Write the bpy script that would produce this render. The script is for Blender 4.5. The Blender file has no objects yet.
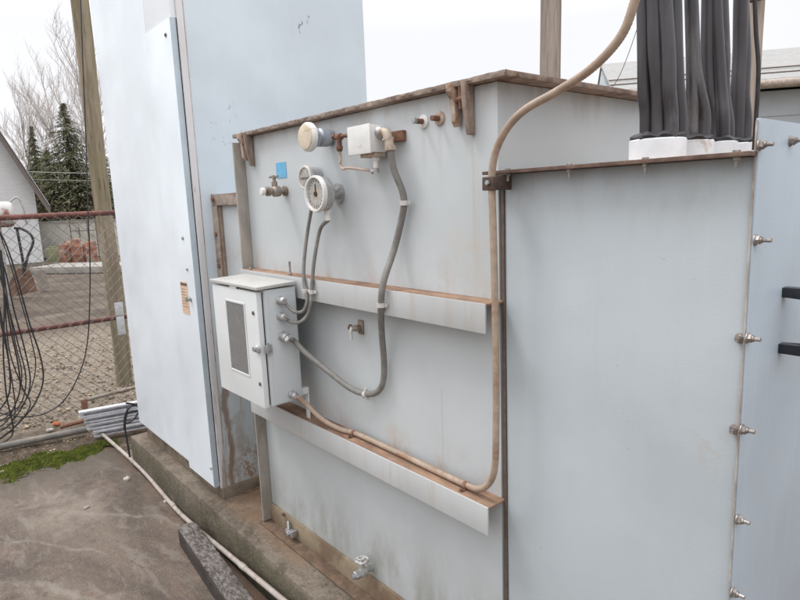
import bpy, bmesh, math, random
from mathutils import Vector, Matrix
random.seed(7)
S = bpy.context.scene
COL = S.collection
R_ = math.radians

# ------------------------------------------------------------------ camera
CAM = Vector((2.38613567, -1.18145867, 1.65))
F = 600.0
def _n(v): return Vector(v).normalized()
d3 = _n((137, 3560, F))
d1 = Vector((-515, -84, F)); d1 = (d1 - d3 * d1.dot(d3)).normalized()
AX = -d1; AZ = -d3; AY = AZ.cross(AX)
def ray(u, v):
    c = Vector((u - 400, v - 300, F))
    return Vector((AX.dot(c), AY.dot(c), AZ.dot(c)))
def at(u, v, ax, val):
    """point of the place seen at photo pixel (u,v) on the world plane ax=val"""
    r = ray(u, v); i = 'xyz'.index(ax)
    return CAM + r * ((val - CAM[i]) / r[i])
def on_plane(u, v, p, n):
    r = ray(u, v); return CAM + r * ((Vector(p) - CAM).dot(n) / r.dot(n))
cd = bpy.data.cameras.new('camera'); cam = bpy.data.objects.new('camera', cd); COL.objects.link(cam)
M = Matrix(((AX.x, -AX.y, -AX.z), (AY.x, -AY.y, -AY.z), (AZ.x, -AZ.y, -AZ.z)))
cam.matrix_world = Matrix.Translation(CAM) @ M.to_4x4()
cd.sensor_width = 36; cd.lens = 36 * F / 800; cd.clip_end = 2000; cd.clip_start = .02
S.camera = cam

# ------------------------------------------------------------------ object helpers
WLOC = {}
def wl(o): return WLOC.get(o.name, Vector((0, 0, 0)))
def tag(o, label=None, cat=None, group=None, kind=None):
    if label: o['label'] = label
    if cat: o['category'] = cat
    if group: o['group'] = group
    if kind: o['kind'] = kind
    return o
def thing(name, loc, label, cat, group=None):
    o = bpy.data.objects.new(name, None); COL.objects.link(o)
    o.location = loc; o.empty_display_size = .05
    WLOC[o.name] = Vector(loc)
    return tag(o, label, cat, group)
def mk(name, bm, mat, parent=None, label=None, smooth=None):
    """link bm (world coordinates) as one mesh object"""
    if parent is not None:
        L = wl(parent)
    else:
        xs = [v.co for v in bm.verts]
        lo = [min(c[i] for c in xs) for i in range(3)]; hi = [max(c[i] for c in xs) for i in range(3)]
        L = Vector(((lo[0]+hi[0])/2, (lo[1]+hi[1])/2, lo[2]))
    # own origin = centre of the mesh
    xs = [v.co for v in bm.verts]
    c = Vector([(min(q[i] for q in xs) + max(q[i] for q in xs)) / 2 for i in range(3)])
    if parent is None: c = L
    bmesh.ops.translate(bm, verts=bm.verts, vec=-c)
    bmesh.ops.recalc_face_normals(bm, faces=bm.faces)
    me = bpy.data.meshes.new(name); bm.to_mesh(me); bm.free()
    me.materials.append(mat)
    for p in me.polygons: p.use_smooth = True
    me.set_sharp_from_angle(angle=R_(smooth or 35))
    o = bpy.data.objects.new(name, me); COL.objects.link(o)
    if parent is not None:
        o.parent = parent; o.location = c - L
    else:
        o.location = c
    WLOC[o.name] = c.copy()
    if label: o['label'] = label
    return o
def BM(): return bmesh.new()
def box(bm, x0, x1, y0, y1, z0, z1, bev=0.0, seg=2):
    vs = [bm.verts.new((x, y, z)) for x in (x0, x1) for y in (y0, y1) for z in (z0, z1)]
    q = [(0,1,3,2),(4,6,7,5),(0,4,5,1),(2,3,7,6),(0,2,6,4),(1,5,7,3)]
    fs = [bm.faces.new([vs[i] for i in f]) for f in q]
    if bev > 0:
        es = list({e for f in fs for e in f.edges})
        bmesh.ops.bevel(bm, geom=es, offset=bev, segments=seg, affect='EDGES', profile=.6)
    return bm
def obox(bm, o, a, b, c, bev=0):
    """box from corner o with edge vectors a,b,c"""
    o, a, b, c = map(Vector, (o, a, b, c))
    vs = [bm.verts.new(o + a*i + b*j + c*k) for i in (0,1) for j in (0,1) for k in (0,1)]
    q = [(0,1,3,2),(4,6,7,5),(0,4,5,1),(2,3,7,6),(0,2,6,4),(1,5,7,3)]
    fs = [bm.faces.new([vs[i] for i in f]) for f in q]
    if bev > 0:
        bmesh.ops.bevel(bm, geom=list({e for f in fs for e in f.edges}), offset=bev, segments=2, affect='EDGES', profile=.6)
    return bm
def frame_of(d):
    d = Vector(d).normalized()
    a = Vector((0, 0, 1)) if abs(d.z) < .9 else Vector((1, 0, 0))
    u = d.cross(a).normalized(); return u, d.cross(u).normalized(), d
def lathe(bm, p, d, prof, n=24, cap=True, ang=0.0):
    """prof = [(distance along d, radius)]"""
    p = Vector(p); u, w, d = frame_of(d); rings = []
    for (t, r) in prof:
        rings.append([bm.verts.new(p + d*t + (u*math.cos(2*math.pi*k/n+ang) + w*math.sin(2*math.pi*k/n+ang)) * max(r, 1e-5)) for k in range(n)])
    for a, b in zip(rings, rings[1:]):
        for k in range(n): bm.faces.new((a[k], a[(k+1) % n], b[(k+1) % n], b[k]))
    if cap: bm.faces.new(rings[0][::-1]); bm.faces.new(rings[-1])
    return bm
def cyl(bm, p0, p1, r, n=16, r1=None, bev=0):
    p0, p1 = Vector(p0), Vector(p1); L = (p1-p0).length
    r1 = r if r1 is None else r1
    b = min(bev, r*.4)
    prof = [(0, r-b), (b, r), (L-b, r1), (L, r1-b)] if b else [(0, r), (L, r1)]
    return lathe(bm, p0, p1-p0, prof, n)
def hexn(bm, p, d, r, h, ang=0.0): return lathe(bm, p, d, [(0, r), (h*.85, r), (h, r*.86)], 6, ang=ang)
def catmull(pts, k=8):
    P = [Vector(p) for p in pts]; P = [P[0]*2-P[1]] + P + [P[-1]*2-P[-2]]; out = []
    for i in range(1, len(P)-2):
        a, b, c, d = P[i-1:i+3]
        for j in range(k):
            t = j / k
            out.append(.5*((2*b) + (c-a)*t + (2*a-5*b+4*c-d)*t*t + (3*b-a-3*c+d)*t**3))
    out.append(P[-2]); return out
def tube(bm, pts, r, n=12, k=8, ridges=0.0, taper=None, cap=True):
    C = catmull(pts, k) if k > 1 else [Vector(p) for p in pts]
    if ridges:   # resample finely for a ribbed hose
        D = [C[0]]; 
        for a, b in zip(C, C[1:]):
            m = max(1, int((b-a).length / (ridges*.5)))
            D += [a.lerp(b, (j+1)/m) for j in range(m)]
        C = D
    u = frame_of(C[1]-C[0])[0]; rings = []
    for i, p in enumerate(C):
        d = (C[min(i+1, len(C)-1)] - C[max(i-1, 0)]).normalized()
        u = (u - d*u.dot(d)).normalized(); w = d.cross(u)
        rr = r if taper is None else r + (taper-r)*i/(len(C)-1)
        if ridges: rr *= (1.0 if i % 2 else .93)
        rings.append([bm.verts.new(p + (u*math.cos(2*math.pi*q/n) + w*math.sin(2*math.pi*q/n))*rr) for q in range(n)])
    for a, b in zip(rings, rings[1:]):
        for q in range(n): bm.faces.new((a[q], a[(q+1) % n], b[(q+1) % n], b[q]))
    if cap: bm.faces.new(rings[0][::-1]); bm.faces.new(rings[-1])
    return bm
def prism(bm, poly, ext, bev=0):
    """poly = list of 3D points (planar), ext = extrusion vector"""
    a = [bm.verts.new(p) for p in poly]; b = [bm.verts.new(Vector(p)+Vector(ext)) for p in poly]
    fs = [bm.faces.new(a), bm.faces.new(b[::-1])]
    for i in range(len(a)):
        j = (i+1) % len(a); fs.append(bm.faces.new((a[i], b[i], b[j], a[j])))
    if bev: bmesh.ops.bevel(bm, geom=list({e for f in fs for e in f.edges}), offset=bev, segments=2, affect='EDGES', profile=.6)
    return bm
def gridplane(bm, o, a, b, na, nb, fn=None):
    o, a, b = map(Vector, (o, a, b)); V = []
    for i in range(na+1):
        V.append([bm.verts.new(o + a*(i/na) + b*(j/nb) + (fn(i/na, j/nb) if fn else Vector((0,0,0)))) for j in range(nb+1)])
    for i in range(na):
        for j in range(nb): bm.faces.new((V[i][j], V[i+1][j], V[i+1][j+1], V[i][j+1]))
    return bm

# ------------------------------------------------------------------ materials
class NT:
    def __init__(s, name):
        s.m = bpy.data.materials.new(name); s.m.use_nodes = True; s.t = s.m.node_tree
        s.b = s.t.nodes['Principled BSDF']; s.geo = s.t.nodes.new('ShaderNodeNewGeometry')
        s.sep = s.t.nodes.new('ShaderNodeSeparateXYZ'); s.t.links.new(s.geo.outputs['Position'], s.sep.inputs[0])
    def lk(s, a, b): s.t.links.new(a, b)
    def noise(s, scale, det=5, rough=.6, stretch=(1,1,1), dist=0, off=(0,0,0)):
        mp = s.t.nodes.new('ShaderNodeMapping'); mp.inputs['Scale'].default_value = stretch; mp.inputs['Location'].default_value = off
        s.lk(s.geo.outputs['Position'], mp.inputs[0])
        n = s.t.nodes.new('ShaderNodeTexNoise'); n.inputs['Scale'].default_value = scale
        n.inputs['Detail'].default_value = det; n.inputs['Roughness'].default_value = rough; n.inputs['Distortion'].default_value = dist
        s.lk(mp.outputs[0], n.inputs[0]); return n.outputs[0]
    def rng(s, x, a, b, lo=0, hi=1, smooth=True):
        m = s.t.nodes.new('ShaderNodeMapRange'); m.interpolation_type = 'SMOOTHSTEP' if smooth else 'LINEAR'
        m.inputs[1].default_value = a; m.inputs[2].default_value = b; m.inputs[3].default_value = lo; m.inputs[4].default_value = hi
        s.lk(x, m.inputs[0]); return m.outputs[0]
    def math(s, op, a, b=None):
        m = s.t.nodes.new('ShaderNodeMath'); m.operation = op; m.use_clamp = False
        for i, x in enumerate((a, b)):
            if x is None: continue
            if isinstance(x, (int, float)): m.inputs[i].default_value = x
            else: s.lk(x, m.inputs[i])
        return m.outputs[0]
    def mul(s, *xs):
        r = xs[0]
        for x in xs[1:]: r = s.math('MULTIPLY', r, x)
        return r
    def band(s, ax, a, b, c, d):
        """1 between b and c, fading to 0 at a and d"""
        o = s.sep.outputs['xyz'.index(ax)]
        return s.mul(s.rng(o, a, b), s.rng(o, c, d, 1, 0))
    def spot(s, p, r, soft=.6, sc=(1,1,1)):
        v = s.t.nodes.new('ShaderNodeVectorMath'); v.operation = 'SUBTRACT'; s.lk(s.geo.outputs['Position'], v.inputs[0]); v.inputs[1].default_value = p
        w = s.t.nodes.new('ShaderNodeVectorMath'); w.operation = 'MULTIPLY'; s.lk(v.outputs[0], w.inputs[0]); w.inputs[1].default_value = sc
        l = s.t.nodes.new('ShaderNodeVectorMath'); l.operation = 'LENGTH'; s.lk(w.outputs[0], l.inputs[0])
        return s.rng(l.outputs['Value'], r*(1-soft), r, 1, 0)
    def mix(s, fac, a, b):
        m = s.t.nodes.new('ShaderNodeMix'); m.data_type = 'RGBA'
        if isinstance(fac, (int, float)): m.inputs[0].default_value = fac
        else: s.lk(fac, m.inputs[0])
        for i, x in ((6, a), (7, b)):
            if isinstance(x, (tuple, list)): m.inputs[i].default_value = (*x[:3], 1)
            else: s.lk(x, m.inputs[i])
        return m.outputs[2]
    def done(s, col, rough=.5, metal=0, bump=None, bstr=.2, bdist=.01, spec=.4):
        if isinstance(col, (tuple, list)): s.b.inputs['Base Color'].default_value = (*col[:3], 1)
        else: s.lk(col, s.b.inputs['Base Color'])
        if isinstance(rough, (int, float)): s.b.inputs['Roughness'].default_value = rough
        else: s.lk(rough, s.b.inputs['Roughness'])
        s.b.inputs['Metallic'].default_value = metal
        s.b.inputs['Specular IOR Level'].default_value = spec
        if bump is not None:
            b = s.t.nodes.new('ShaderNodeBump'); b.inputs['Strength'].default_value = bstr; b.inputs['Distance'].default_value = bdist
            s.lk(bump, b.inputs['Height']); s.lk(b.outputs[0], s.b.inputs['Normal'])
        return s.m

def basic(name, c, rough=.6, metal=0, var=.25, scale=30, dirt=None, dirt_amt=.5, stretch=(1,1,1), bstr=.15, spec=.4):
    n = NT(name); a = n.noise(scale, 5, .65, stretch)
    col = n.mix(n.rng(a, .3, .7), tuple(x*(1-var) for x in c), tuple(min(1, x*(1+var)) for x in c))
    if dirt:
        d = n.noise(scale*.35, 6, .7, stretch, .5, (3, 5, 1))
        col = n.mix(n.rng(d, .62-.25*dirt_amt, .75-.2*dirt_amt), col, dirt)
    return n.done(col, rough, metal, a, bstr, .004, spec)

RUST = (.22, .10, .05); DIRT = (.30, .24, .17)
def paint(name, base, streak=.075, speck=.5, rough=.40, extra=None, dents=.25, dirt=(.33,.27,.20), blotch=.12):
    n = NT(name)
    c2 = tuple(x*(1-blotch) for x in base)
    col = n.mix(n.rng(n.noise(1.6, 4, .55), .35, .68), base, c2)
    # faint vertical rain streaks
    st = n.mul(n.rng(n.noise(26, 4, .6, (1, 1, .045)), .50, .74), n.rng(n.noise(2.2, 3, .5, off=(2, 7, 4)), .35, .65))
    col = n.mix(n.mul(st, streak*3.2), col, tuple(x*.80+y*.12 for x, y in zip(base, dirt)))
    st2 = n.rng(n.noise(55, 3, .6, (1, 1, .03), off=(9, 1, 3)), .56, .72)
    col = n.mix(n.mul(st2, streak*1.2), col, tuple(min(1, x*1.12) for x in base))
    # small chips and specks
    sp = n.mul(n.rng(n.noise(75, 3, .6, off=(5, 5, 5)), .70, .74), n.rng(n.noise(3.1, 2, .5, off=(8, 2, 6)), .52, .60))
    col = n.mix(n.mul(sp, speck), col, (.16, .12, .10))
    # fine grime
    col = n.mix(n.mul(n.rng(n.noise(9, 7, .75, dist=.4), .52, .80), .30), col, tuple(x*.72+y*.15 for x, y in zip(base, dirt)))
    if extra: col = extra(n, col)
    bmp = n.math('ADD', n.mul(n.noise(2.3, 2, .4, off=(1, 9, 2)), dents*6), n.mul(n.noise(240, 2, .5), .05))
    ro = n.rng(n.noise(6, 4, .6), .3, .7, rough-.07, rough+.12)
    return n.done(col, ro, 0, bmp, .35, .012)

def ex_tank(n, col):
    nz = n.noise(14, 5, .7, (1, 1, .25))
    # grimy rust wash under the lid flange
    m = n.mul(n.band('z', 1.82, 1.935, 2.2, 2.3), n.rng(nz, .35, .75))
    col = n.mix(n.mul(m, .55), col, (.30, .22, .16))
    # wash on the wall just above each ledge
    for z in (1.383, .833):
        m = n.mul(n.band('z', z-.01, z+.002, z+.01, z+.13), n.rng(n.noise(9, 5, .7, (1, 1, .6), off=(0, 0, z)), .45, .75))
        col = n.mix(n.mul(m, .55), col, (.42, .27, .17))
    # below hook: rust run
    m = n.mul(n.band('x', 1.285, 1.298, 1.306, 1.322), n.band('z', 1.25, 1.75, 1.82, 1.84), n.rng(n.noise(30, 3, .6, (1, 1, .1)), .35, .6))
    col = n.mix(n.mul(m, .32), col, (.42, .30, .19))
    m = n.mul(n.band('x', 1.14, 1.25, 1.38, 1.40), n.band('z', 1.38, 1.42, 1.52, 1.62), n.rng(n.noise(7, 5, .7), .40, .75))
    col = n.mix(n.mul(m, .38), col, (.50, .39, .26))
    # small drip under stubs
    for x in (1.11, 1.175):
        m = n.mul(n.band('x', x-.012, x-.004, x+.004, x+.012), n.band('z', 1.66, 1.8, 1.83, 1.85))
        col = n.mix(n.mul(m, .16), col, (.35, .29, .24))
    # bottom dirt, green-grey and darker towards the base
    m = n.mul(n.band('z', .2, .21, .30, .62), n.rng(n.noise(8, 5, .7, (1, 1, .35)), .35, .75))
    col = n.mix(n.mul(m, .75), col, (.22, .215, .16))
    # thin scratch/pen line low at right
    m = n.mul(n.band('x', 1.150, 1.152, 1.155, 1.157), n.band('z', .86, .88, 1.08, 1.10))
    col = n.mix(n.mul(m, .3), col, (.4, .34, .24))
    return col
def ex_cab(n, col):
    # flaking near mid height, rust at the foot of the side
    m = n.mul(n.spot(tuple(at(228, 124, 'x', -.35)), .13), n.rng(n.noise(38, 4, .65), .60, .64))
    col = n.mix(n.mul(m, .6), col, (.2, .2, .2))
    m = n.mul(n.spot(tuple(at(303, 22, 'x', -.35)), .09), n.rng(n.noise(30, 4, .65, off=(1, 2, 3)), .60, .64))
    col = n.mix(n.mul(m, .8), col, (.15, .15, .15))
    m = n.mul(n.rng(n.sep.outputs[2], .2, 1.0, 1, 0), n.rng(n.noise(11, 6, .75, (1, 1, .5), .6), .48, .66))
    col = n.mix(n.mul(m, .85), col, (.22, .14, .09))
    m = n.mul(n.band('z', .2, .22, .6, 1.2), n.rng(n.noise(22, 4, .7, (1, 1, .08), off=(4, 0, 0)), .52, .64))
    col = n.mix(n.mul(m, .6), col, (.28, .20, .13))
    col = n.mix(n.mul(n.rng(n.sep.outputs[2], .25, 1.35, .72, 0), n.rng(n.noise(5, 5, .7), .2, .7, .6, 1)), col, (.34, .34, .32))
    wv_ = n.math('ADD', n.sep.outputs[1], n.mul(n.math('SUBTRACT', n.noise(5, 3, .6, (1, 1, 1), off=(2, 2, 9)), .5), .09))
    m = n.mul(n.rng(wv_, -.050, -.038), n.rng(wv_, -.022, -.002, 1, 0), n.rng(n.sep.outputs[2], .75, 1.15, 1, 0), n.rng(n.noise(30, 5, .7, (1, 1, .2)), .30, .5))
    col = n.mix(n.mul(m, .8), col, (.19, .115, .065))
    m = n.mul(n.spot((-.35, .10, .33), .20, .9), n.rng(n.noise(24, 6, .75, off=(4, 4, 1)), .46, .58))
    return n.mix(n.mul(m, .85), col, (.24, .125, .06))
def ex_door(n, col):
    m = n.mul(n.rng(n.sep.outputs[2], .25, .8, 1, 0), n.rng(n.noise(12, 6, .75, (1, 1, .5), .6), .58, .76))
    col = n.mix(n.mul(m, .5), col, (.28, .24, .19))
    return col
def ex_box(n, col):
    m = n.mul(n.band('z', 1.50, 1.705, 1.72, 1.73), n.rng(n.noise(12, 5, .7, (1, 1, .3)), .38, .75))
    col = n.mix(n.mul(m, .40), col, (.30, .26, .22))
    m = n.mul(n.band('x', 1.86, 1.93, 1.965, 1.99), n.band('z', 1.05, 1.10, 1.14, 1.2), n.rng(n.noise(16, 5, .7), .45, .7))
    col = n.mix(n.mul(m, .55), col, (.42, .32, .22))
    m = n.mul(n.spot((1.75, 0, 1.12), .09), n.rng(n.noise(40, 4, .65), .60, .70))
    col = n.mix(n.mul(m, .28), col, (.2, .16, .13))
    m = n.mul(n.band('x', 1.955, 1.964, 1.972, 1.98), n.rng(n.noise(20, 4, .7, (1, 1, .3)), .4, .7))
    col = n.mix(n.mul(m, .5), col, (.36, .28, .2))
    return col
def ex_ledge(n, col):
    m = n.rng(n.noise(30, 4, .6, (1, 1, .12)), .52, .70)
    return n.mix(n.mul(m, .35), col, (.40, .34, .26))

m_tank = paint('tank_paint', (.515, .545, .555), extra=ex_tank)
m_cab = paint('cabinet_paint', (.61, .685, .74), extra=ex_cab, streak=.07)
m_door = paint('door_paint', (.80, .86, .91), extra=ex_door, streak=.05)
m_box = paint('cable_box_paint', (.45, .495, .52), extra=ex_box, streak=.07, dents=.4)
m_panel = paint('end_panel_paint', (.41, .475, .535), streak=.16, rough=.36, dents=.5)
m_ledge = paint('ledge_paint', (.49, .50, .50), extra=ex_ledge, streak=.12)
m_ctl = paint('control_box_paint', (.70, .72, .72), streak=.04, rough=.4)
m_ctls = paint('control_box_side_paint', (.56, .59, .60), streak=.04, rough=.4)
m_cream = basic('faded_cream_enamel', (.62, .54, .42), .5, dirt=(.45, .30, .18), var=.1, dirt_amt=.3)
m_white = basic('white_enamel', (.72, .72, .70), .45, var=.06, dirt=(.45, .40, .33), dirt_amt=.25)
m_galv = basic('galvanised_steel', (.42, .43, .44), .38, .75, .18, 60)
m_galvdull = basic('dull_galvanised_steel', (.40, .39, .37), .55, .35, .2, 50, dirt=(.25, .20, .15), dirt_amt=.4)
m_alu = basic('cast_aluminium', (.46, .46, .46), .45, .6, .15, 70, dirt=(.25, .24, .22), dirt_amt=.3)
m_bronze = basic('weathered_bronze', (.30, .26, .22), .5, .4, .25, 60, dirt=(.20, .15, .11), dirt_amt=.5)
m_rust = basic('brown_rust', (.20, .10, .065), .8, 0, .35, 45, dirt=(.10, .06, .045), dirt_amt=.5, bstr=.4)
m_rustlight = basic('rust_stained_ledge', (.29, .185, .125), .8, 0, .3, 22, dirt=(.19, .10, .065), dirt_amt=.6, stretch=(.4, 1, 1))
m_flange = basic('rusty_painted_flange', (.27, .205, .165), .7, 0, .3, 26, dirt=(.15, .085, .06), dirt_amt=.5, bstr=.4)
m_beige = basic('rust_tinted_paint', (.46, .36, .29), .6, 0, .2, 30, dirt=(.28, .17, .11), dirt_amt=.45)
m_darkbolt = basic('dark_bolt_steel', (.16, .13, .11), .55, .4, .3, 80)
m_bolt = basic('weathered_bolt_steel', (.30, .27, .25), .45, .6, .3, 80)
m_cond = basic('grey_hose_jacket', (.20, .19, .175), .5, 0, .15, 40, dirt=(.27, .24, .20), dirt_amt=.35)
m_tan = basic('tan_hose_jacket', (.36, .275, .21), .6, 0, .16, 30, dirt=(.28, .17, .11), dirt_amt=.4)
m_clip = basic('pale_zinc_clip', (.58, .56, .53), .45, .2, .1, 60)
m_black = basic('black_rubber', (.030, .028, .030), .5, 0, .3, 60)
m_cable = basic('black_cable_jacket', (.036, .031, .035), .40, 0, .3, 30, stretch=(1, 1, .2), dirt=(.12, .11, .11), dirt_amt=.35, spec=.6)
m_handle = basic('black_plastic', (.02, .022, .028), .35, 0, .2, 60)
m_glassy = basic('dusty_gauge_window', (.34, .33, .30), .25, 0, .3, 70, dirt=(.5, .47, .42), dirt_amt=.5, spec=.6)
m_window = basic('dusty_grey_window', (.185, .185, .183), .35, 0, .10, 90, dirt=(.22, .22, .215), dirt_amt=.4, spec=.5)
m_collar = basic('white_plastic_collar', (.74, .76, .78), .4, 0, .05, 30, dirt=(.5, .42, .36), dirt_amt=.15)
m_blue = basic('blue_sticker_vinyl', (.14, .42, .66), .4, 0, .08, 60)
m_orange = basic('orange_sticker_vinyl', (.64, .45, .32), .5, 0, .10, 60, dirt=(.72, .62, .50), dirt_amt=.4)
m_ink = basic('dark_ink', (.12, .08, .07), .6)
m_basewash = basic('yellow_rust_base', (.27, .215, .145), .8, 0, .18, 7, dirt=(.17, .115, .075), dirt_amt=.7)
m_baseflange = basic('brown_rust_base', (.14, .092, .062), .85, 0, .35, 24, dirt=(.11, .075, .05), dirt_amt=.6, bstr=.4)
m_railrust = basic('red_rust_rail', (.17, .07, .055), .75, 0, .35, 30, dirt=(.09, .045, .04), dirt_amt=.5)
m_wire = basic('fence_wire', (.20, .18, .18), .55, .3, .2, 40)

# ------------------------------------------------------------------ GROUND
def m_ground():
    n = NT('dirt_yard')
    a = n.noise(1.1, 8, .7, (1, 1, 1), .5); b = n.noise(14, 8, .8); c = n.noise(.16, 4, .6, (1, 2.2, 1), .8)
    v = n.noise(60, 4, .7)
    col = n.mix(n.rng(b, .34, .66), (.13, .104, .078), (.28, .232, .18))
    col = n.mix(n.mul(n.rng(v, .52, .62), .5), col, (.42, .365, .30))
    col = n.mix(n.mul(n.rng(v, .46, .38), .5), col, (.10, .075, .05))
    far = n.rng(n.sep.outputs[0], -7.6, -6.2, 1, 0)
    mud = n.mul(far, n.rng(n.noise(.9, 5, .7, (1.5, .5, 1), 1.0), .22, .50))
    col = n.mix(n.mul(mud, .92), col, n.mix(n.rng(a, .3, .7), (.06, .047, .038), (.15, .118, .09)))
    green = n.mul(n.rng(n.sep.outputs[0], -19, -15, 1, 0), n.rng(n.noise(.35, 4, .6), .40, .6))
    col = n.mix(n.mul(green, .5), col, (.11, .12, .055))
    # wet leaf litter inside the fence
    lit = n.mul(n.rng(n.sep.outputs[0], -2.95, -2.75), n.rng(n.noise(5, 6, .7, off=(3, 3, 3)), .35, .6))
    col = n.mix(n.mul(lit, .7), col, (.10, .075, .05))
    return n.done(col, .95, 0, n.math('ADD', n.mul(b, .6), n.mul(v, .5)), .9, .03, .2)
bm = BM()
def gh(u, v):
    return Vector((0, 0, 0))
gridplane(bm, (-260, -120, -.012), (340, 0, 0), (0, 300, 0), 40, 40)
mk('ground', bm, m_ground()); tag(bpy.data.objects['ground'], kind='structure')

def m_slab():
    n = NT('stained_concrete')
    a = n.noise(.9, 6, .62, (1, 1.6, 1), 1.6); b = n.noise(22, 8, .8); w = n.noise(2.0, 5, .6, (.8, 2.2, 1), 2.4, (3, 1, 0))
    col = n.mix(n.rng(a, .34, .64), (.070, .050, .037), (.165, .128, .100))
    col = n.mix(n.mul(n.rng(w, .52, .64), .45), col, (.235, .20, .17))
    col = n.mix(n.mul(n.rng(n.noise(1.5, 6, .7, (1, 1.8, 1), 1.2, (7, 2, 1)), .50, .64), .62), col, (.165, .105, .075))
    col = n.mix(n.mul(n.rng(b, .50, .72), .35), col, (.33, .29, .25))
    col = n.mix(n.mul(n.rng(b, .48, .32), .7), col, (.055, .04, .03))
    ag = n.noise(150, 3, .7, off=(2, 2, 2)); col = n.mix(n.mul(n.rng(ag, .56, .66), .55), col, (.30, .26, .22)); col = n.mix(n.mul(n.rng(ag, .44, .36), .55), col, (.05, .04, .03))
    pt = n.mul(n.spot((-1.25, -.62, 0), .42, .8, (1, 1.3, 1)), n.rng(n.noise(7, 6, .7), .38, .6)); col = n.mix(n.mul(pt, .6), col, (.26, .22, .18))
    # swept arcs of dried silt
    l = n.t.nodes.new('ShaderNodeVectorMath'); l.operation = 'DISTANCE'; n.lk(n.geo.outputs['Position'], l.inputs[0]); l.inputs[1].default_value = (.2, -2.2, 0)
    lv = n.math('ADD', l.outputs['Value'], n.mul(n.noise(1.7, 3, .5), .35))
    for r, wd, am in ((1.72, .05, .65), (1.98, .022, .6), (2.30, .035, .5), (1.42, .07, .5)):
        k = n.mul(n.rng(lv, r-wd, r), n.rng(lv, r, r+wd*.4, 1, 0), n.rng(n.noise(2.1, 4, .6, off=(r, 0, 0)), .42, .6), n.rng(n.noise(30, 4, .7), .35, .55, .5, 1), am)
        col = n.mix(k, col, (.26, .23, .195))
    # damp dark edge along the moss and by the plinth
    dm = n.mul(n.rng(n.sep.outputs[0], -1.95, -1.5, 1, 0), n.rng(n.noise(3, 5, .65, off=(1, 4, 0)), .2, .5))
    col = n.mix(n.mul(dm, .75), col, (.07, .06, .045))
    dm = n.mul(n.rng(n.sep.outputs[1], -.26, -.17), n.rng(n.noise(4, 5, .65, off=(1, 9, 0)), .35, .6))
    col = n.mix(n.mul(dm, .6), col, (.13, .075, .045))
    return n.done(col, n.rng(a, .3, .7, .55, .9), 0, n.math('ADD', b, n.mul(ag, .8)), .7, .008, .35)
bm = BM(); gridplane(bm, (-2.0, -5.5, 0), (9, 0, 0), (0, 5.33, 0), 60, 40)
o = mk('yard_slab', bm, m_slab()); tag(o, kind='structure')
# soil strip between slab and fence pipe
bm = BM()
def soil(i, j): return Vector((0, 0, .012*math.sin(i*9)*math.sin(j*31) + random.uniform(-.006, .008) - .004))
gridplane(bm, (-2.62, -5.5, .0), (.70, 0, 0), (0, 7, 0), 16, 150, soil)
def m_soil():
    n = NT('dark_soil'); a = n.noise(20, 8, .8)
    col = n.mix(n.rng(a, .35, .68), (.055, .042, .03), (.16, .12, .085))
    col = n.mix(n.mul(n.rng(n.noise(70, 3, .7), .60, .68), .7), col, (.32, .26, .2))
    return n.done(col, .95, 0, a, .9, .02, .2)
tag(mk('soil_strip', bm, m_soil()), kind='structure')

def m_plinth():
    n = NT('mossy_plinth_concrete')
    a = n.noise(3.2, 7, .7, (1, 1, 1), .6); b = n.noise(34, 8, .8)
    col = n.mix(n.rng(a, .32, .66), (.10, .078, .056), (.225, .185, .145))
    col = n.mix(n.mul(n.rng(b, .50, .68), .45), col, (.32, .28, .23))
    col = n.mix(n.mul(n.rng(b, .47, .34), .6), col, (.05, .04, .028))
    dm = n.mul(n.rng(n.sep.outputs[2], .195, .155), n.rng(n.noise(2.2, 6, .65, (1, 1, .7)), .28, .58))
    col = n.mix(n.mul(dm, .6), col, (.075, .075, .035))
    dm = n.mul(n.rng(n.sep.outputs[2], .17, .05), n.rng(n.noise(6, 6, .65), .38, .6))
    col = n.mix(n.mul(dm, .6), col, (.045, .04, .028))
    ag = n.noise(110, 4, .75); col = n.mix(n.mul(n.rng(ag, .55, .66), .5), col, (.36, .31, .25)); col = n.mix(n.mul(n.rng(ag, .45, .36), .6), col, (.05, .04, .03))
    bl = n.noise(11, 6, .75, off=(4, 1, 8)); col = n.mix(n.mul(n.rng(bl, .52, .64), .65), col, (.085, .068, .048))
    # form joints on the front
    for x in (-1.05, -.45, .12, .72):
        col = n.mix(n.mul(n.band('x', x-.006, x-.002, x+.002, x+.006), n.rng(n.sep.outputs[2], .19, .18), .55), col, (.05, .045, .03))
    rust = n.mul(n.rng(n.sep.outputs[1], -.14, -.05), n.rng(n.noise(2.5, 5, .7, off=(5, 0, 0)), .42, .62), n.rng(n.sep.outputs[2], .18, .2))
    col = n.mix(n.mul(rust, .55), col, (.26, .15, .085))
    return n.done(col, .85, 0, n.math('ADD', b, n.mul(ag, .7)), .9, .008, .3)
bm = BM(); box(bm, -1.60, 6.0, -.165, 2.6, -.1, .2, .008)
tag(mk('concrete_plinth', bm, m_plinth()), kind='structure')

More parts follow.
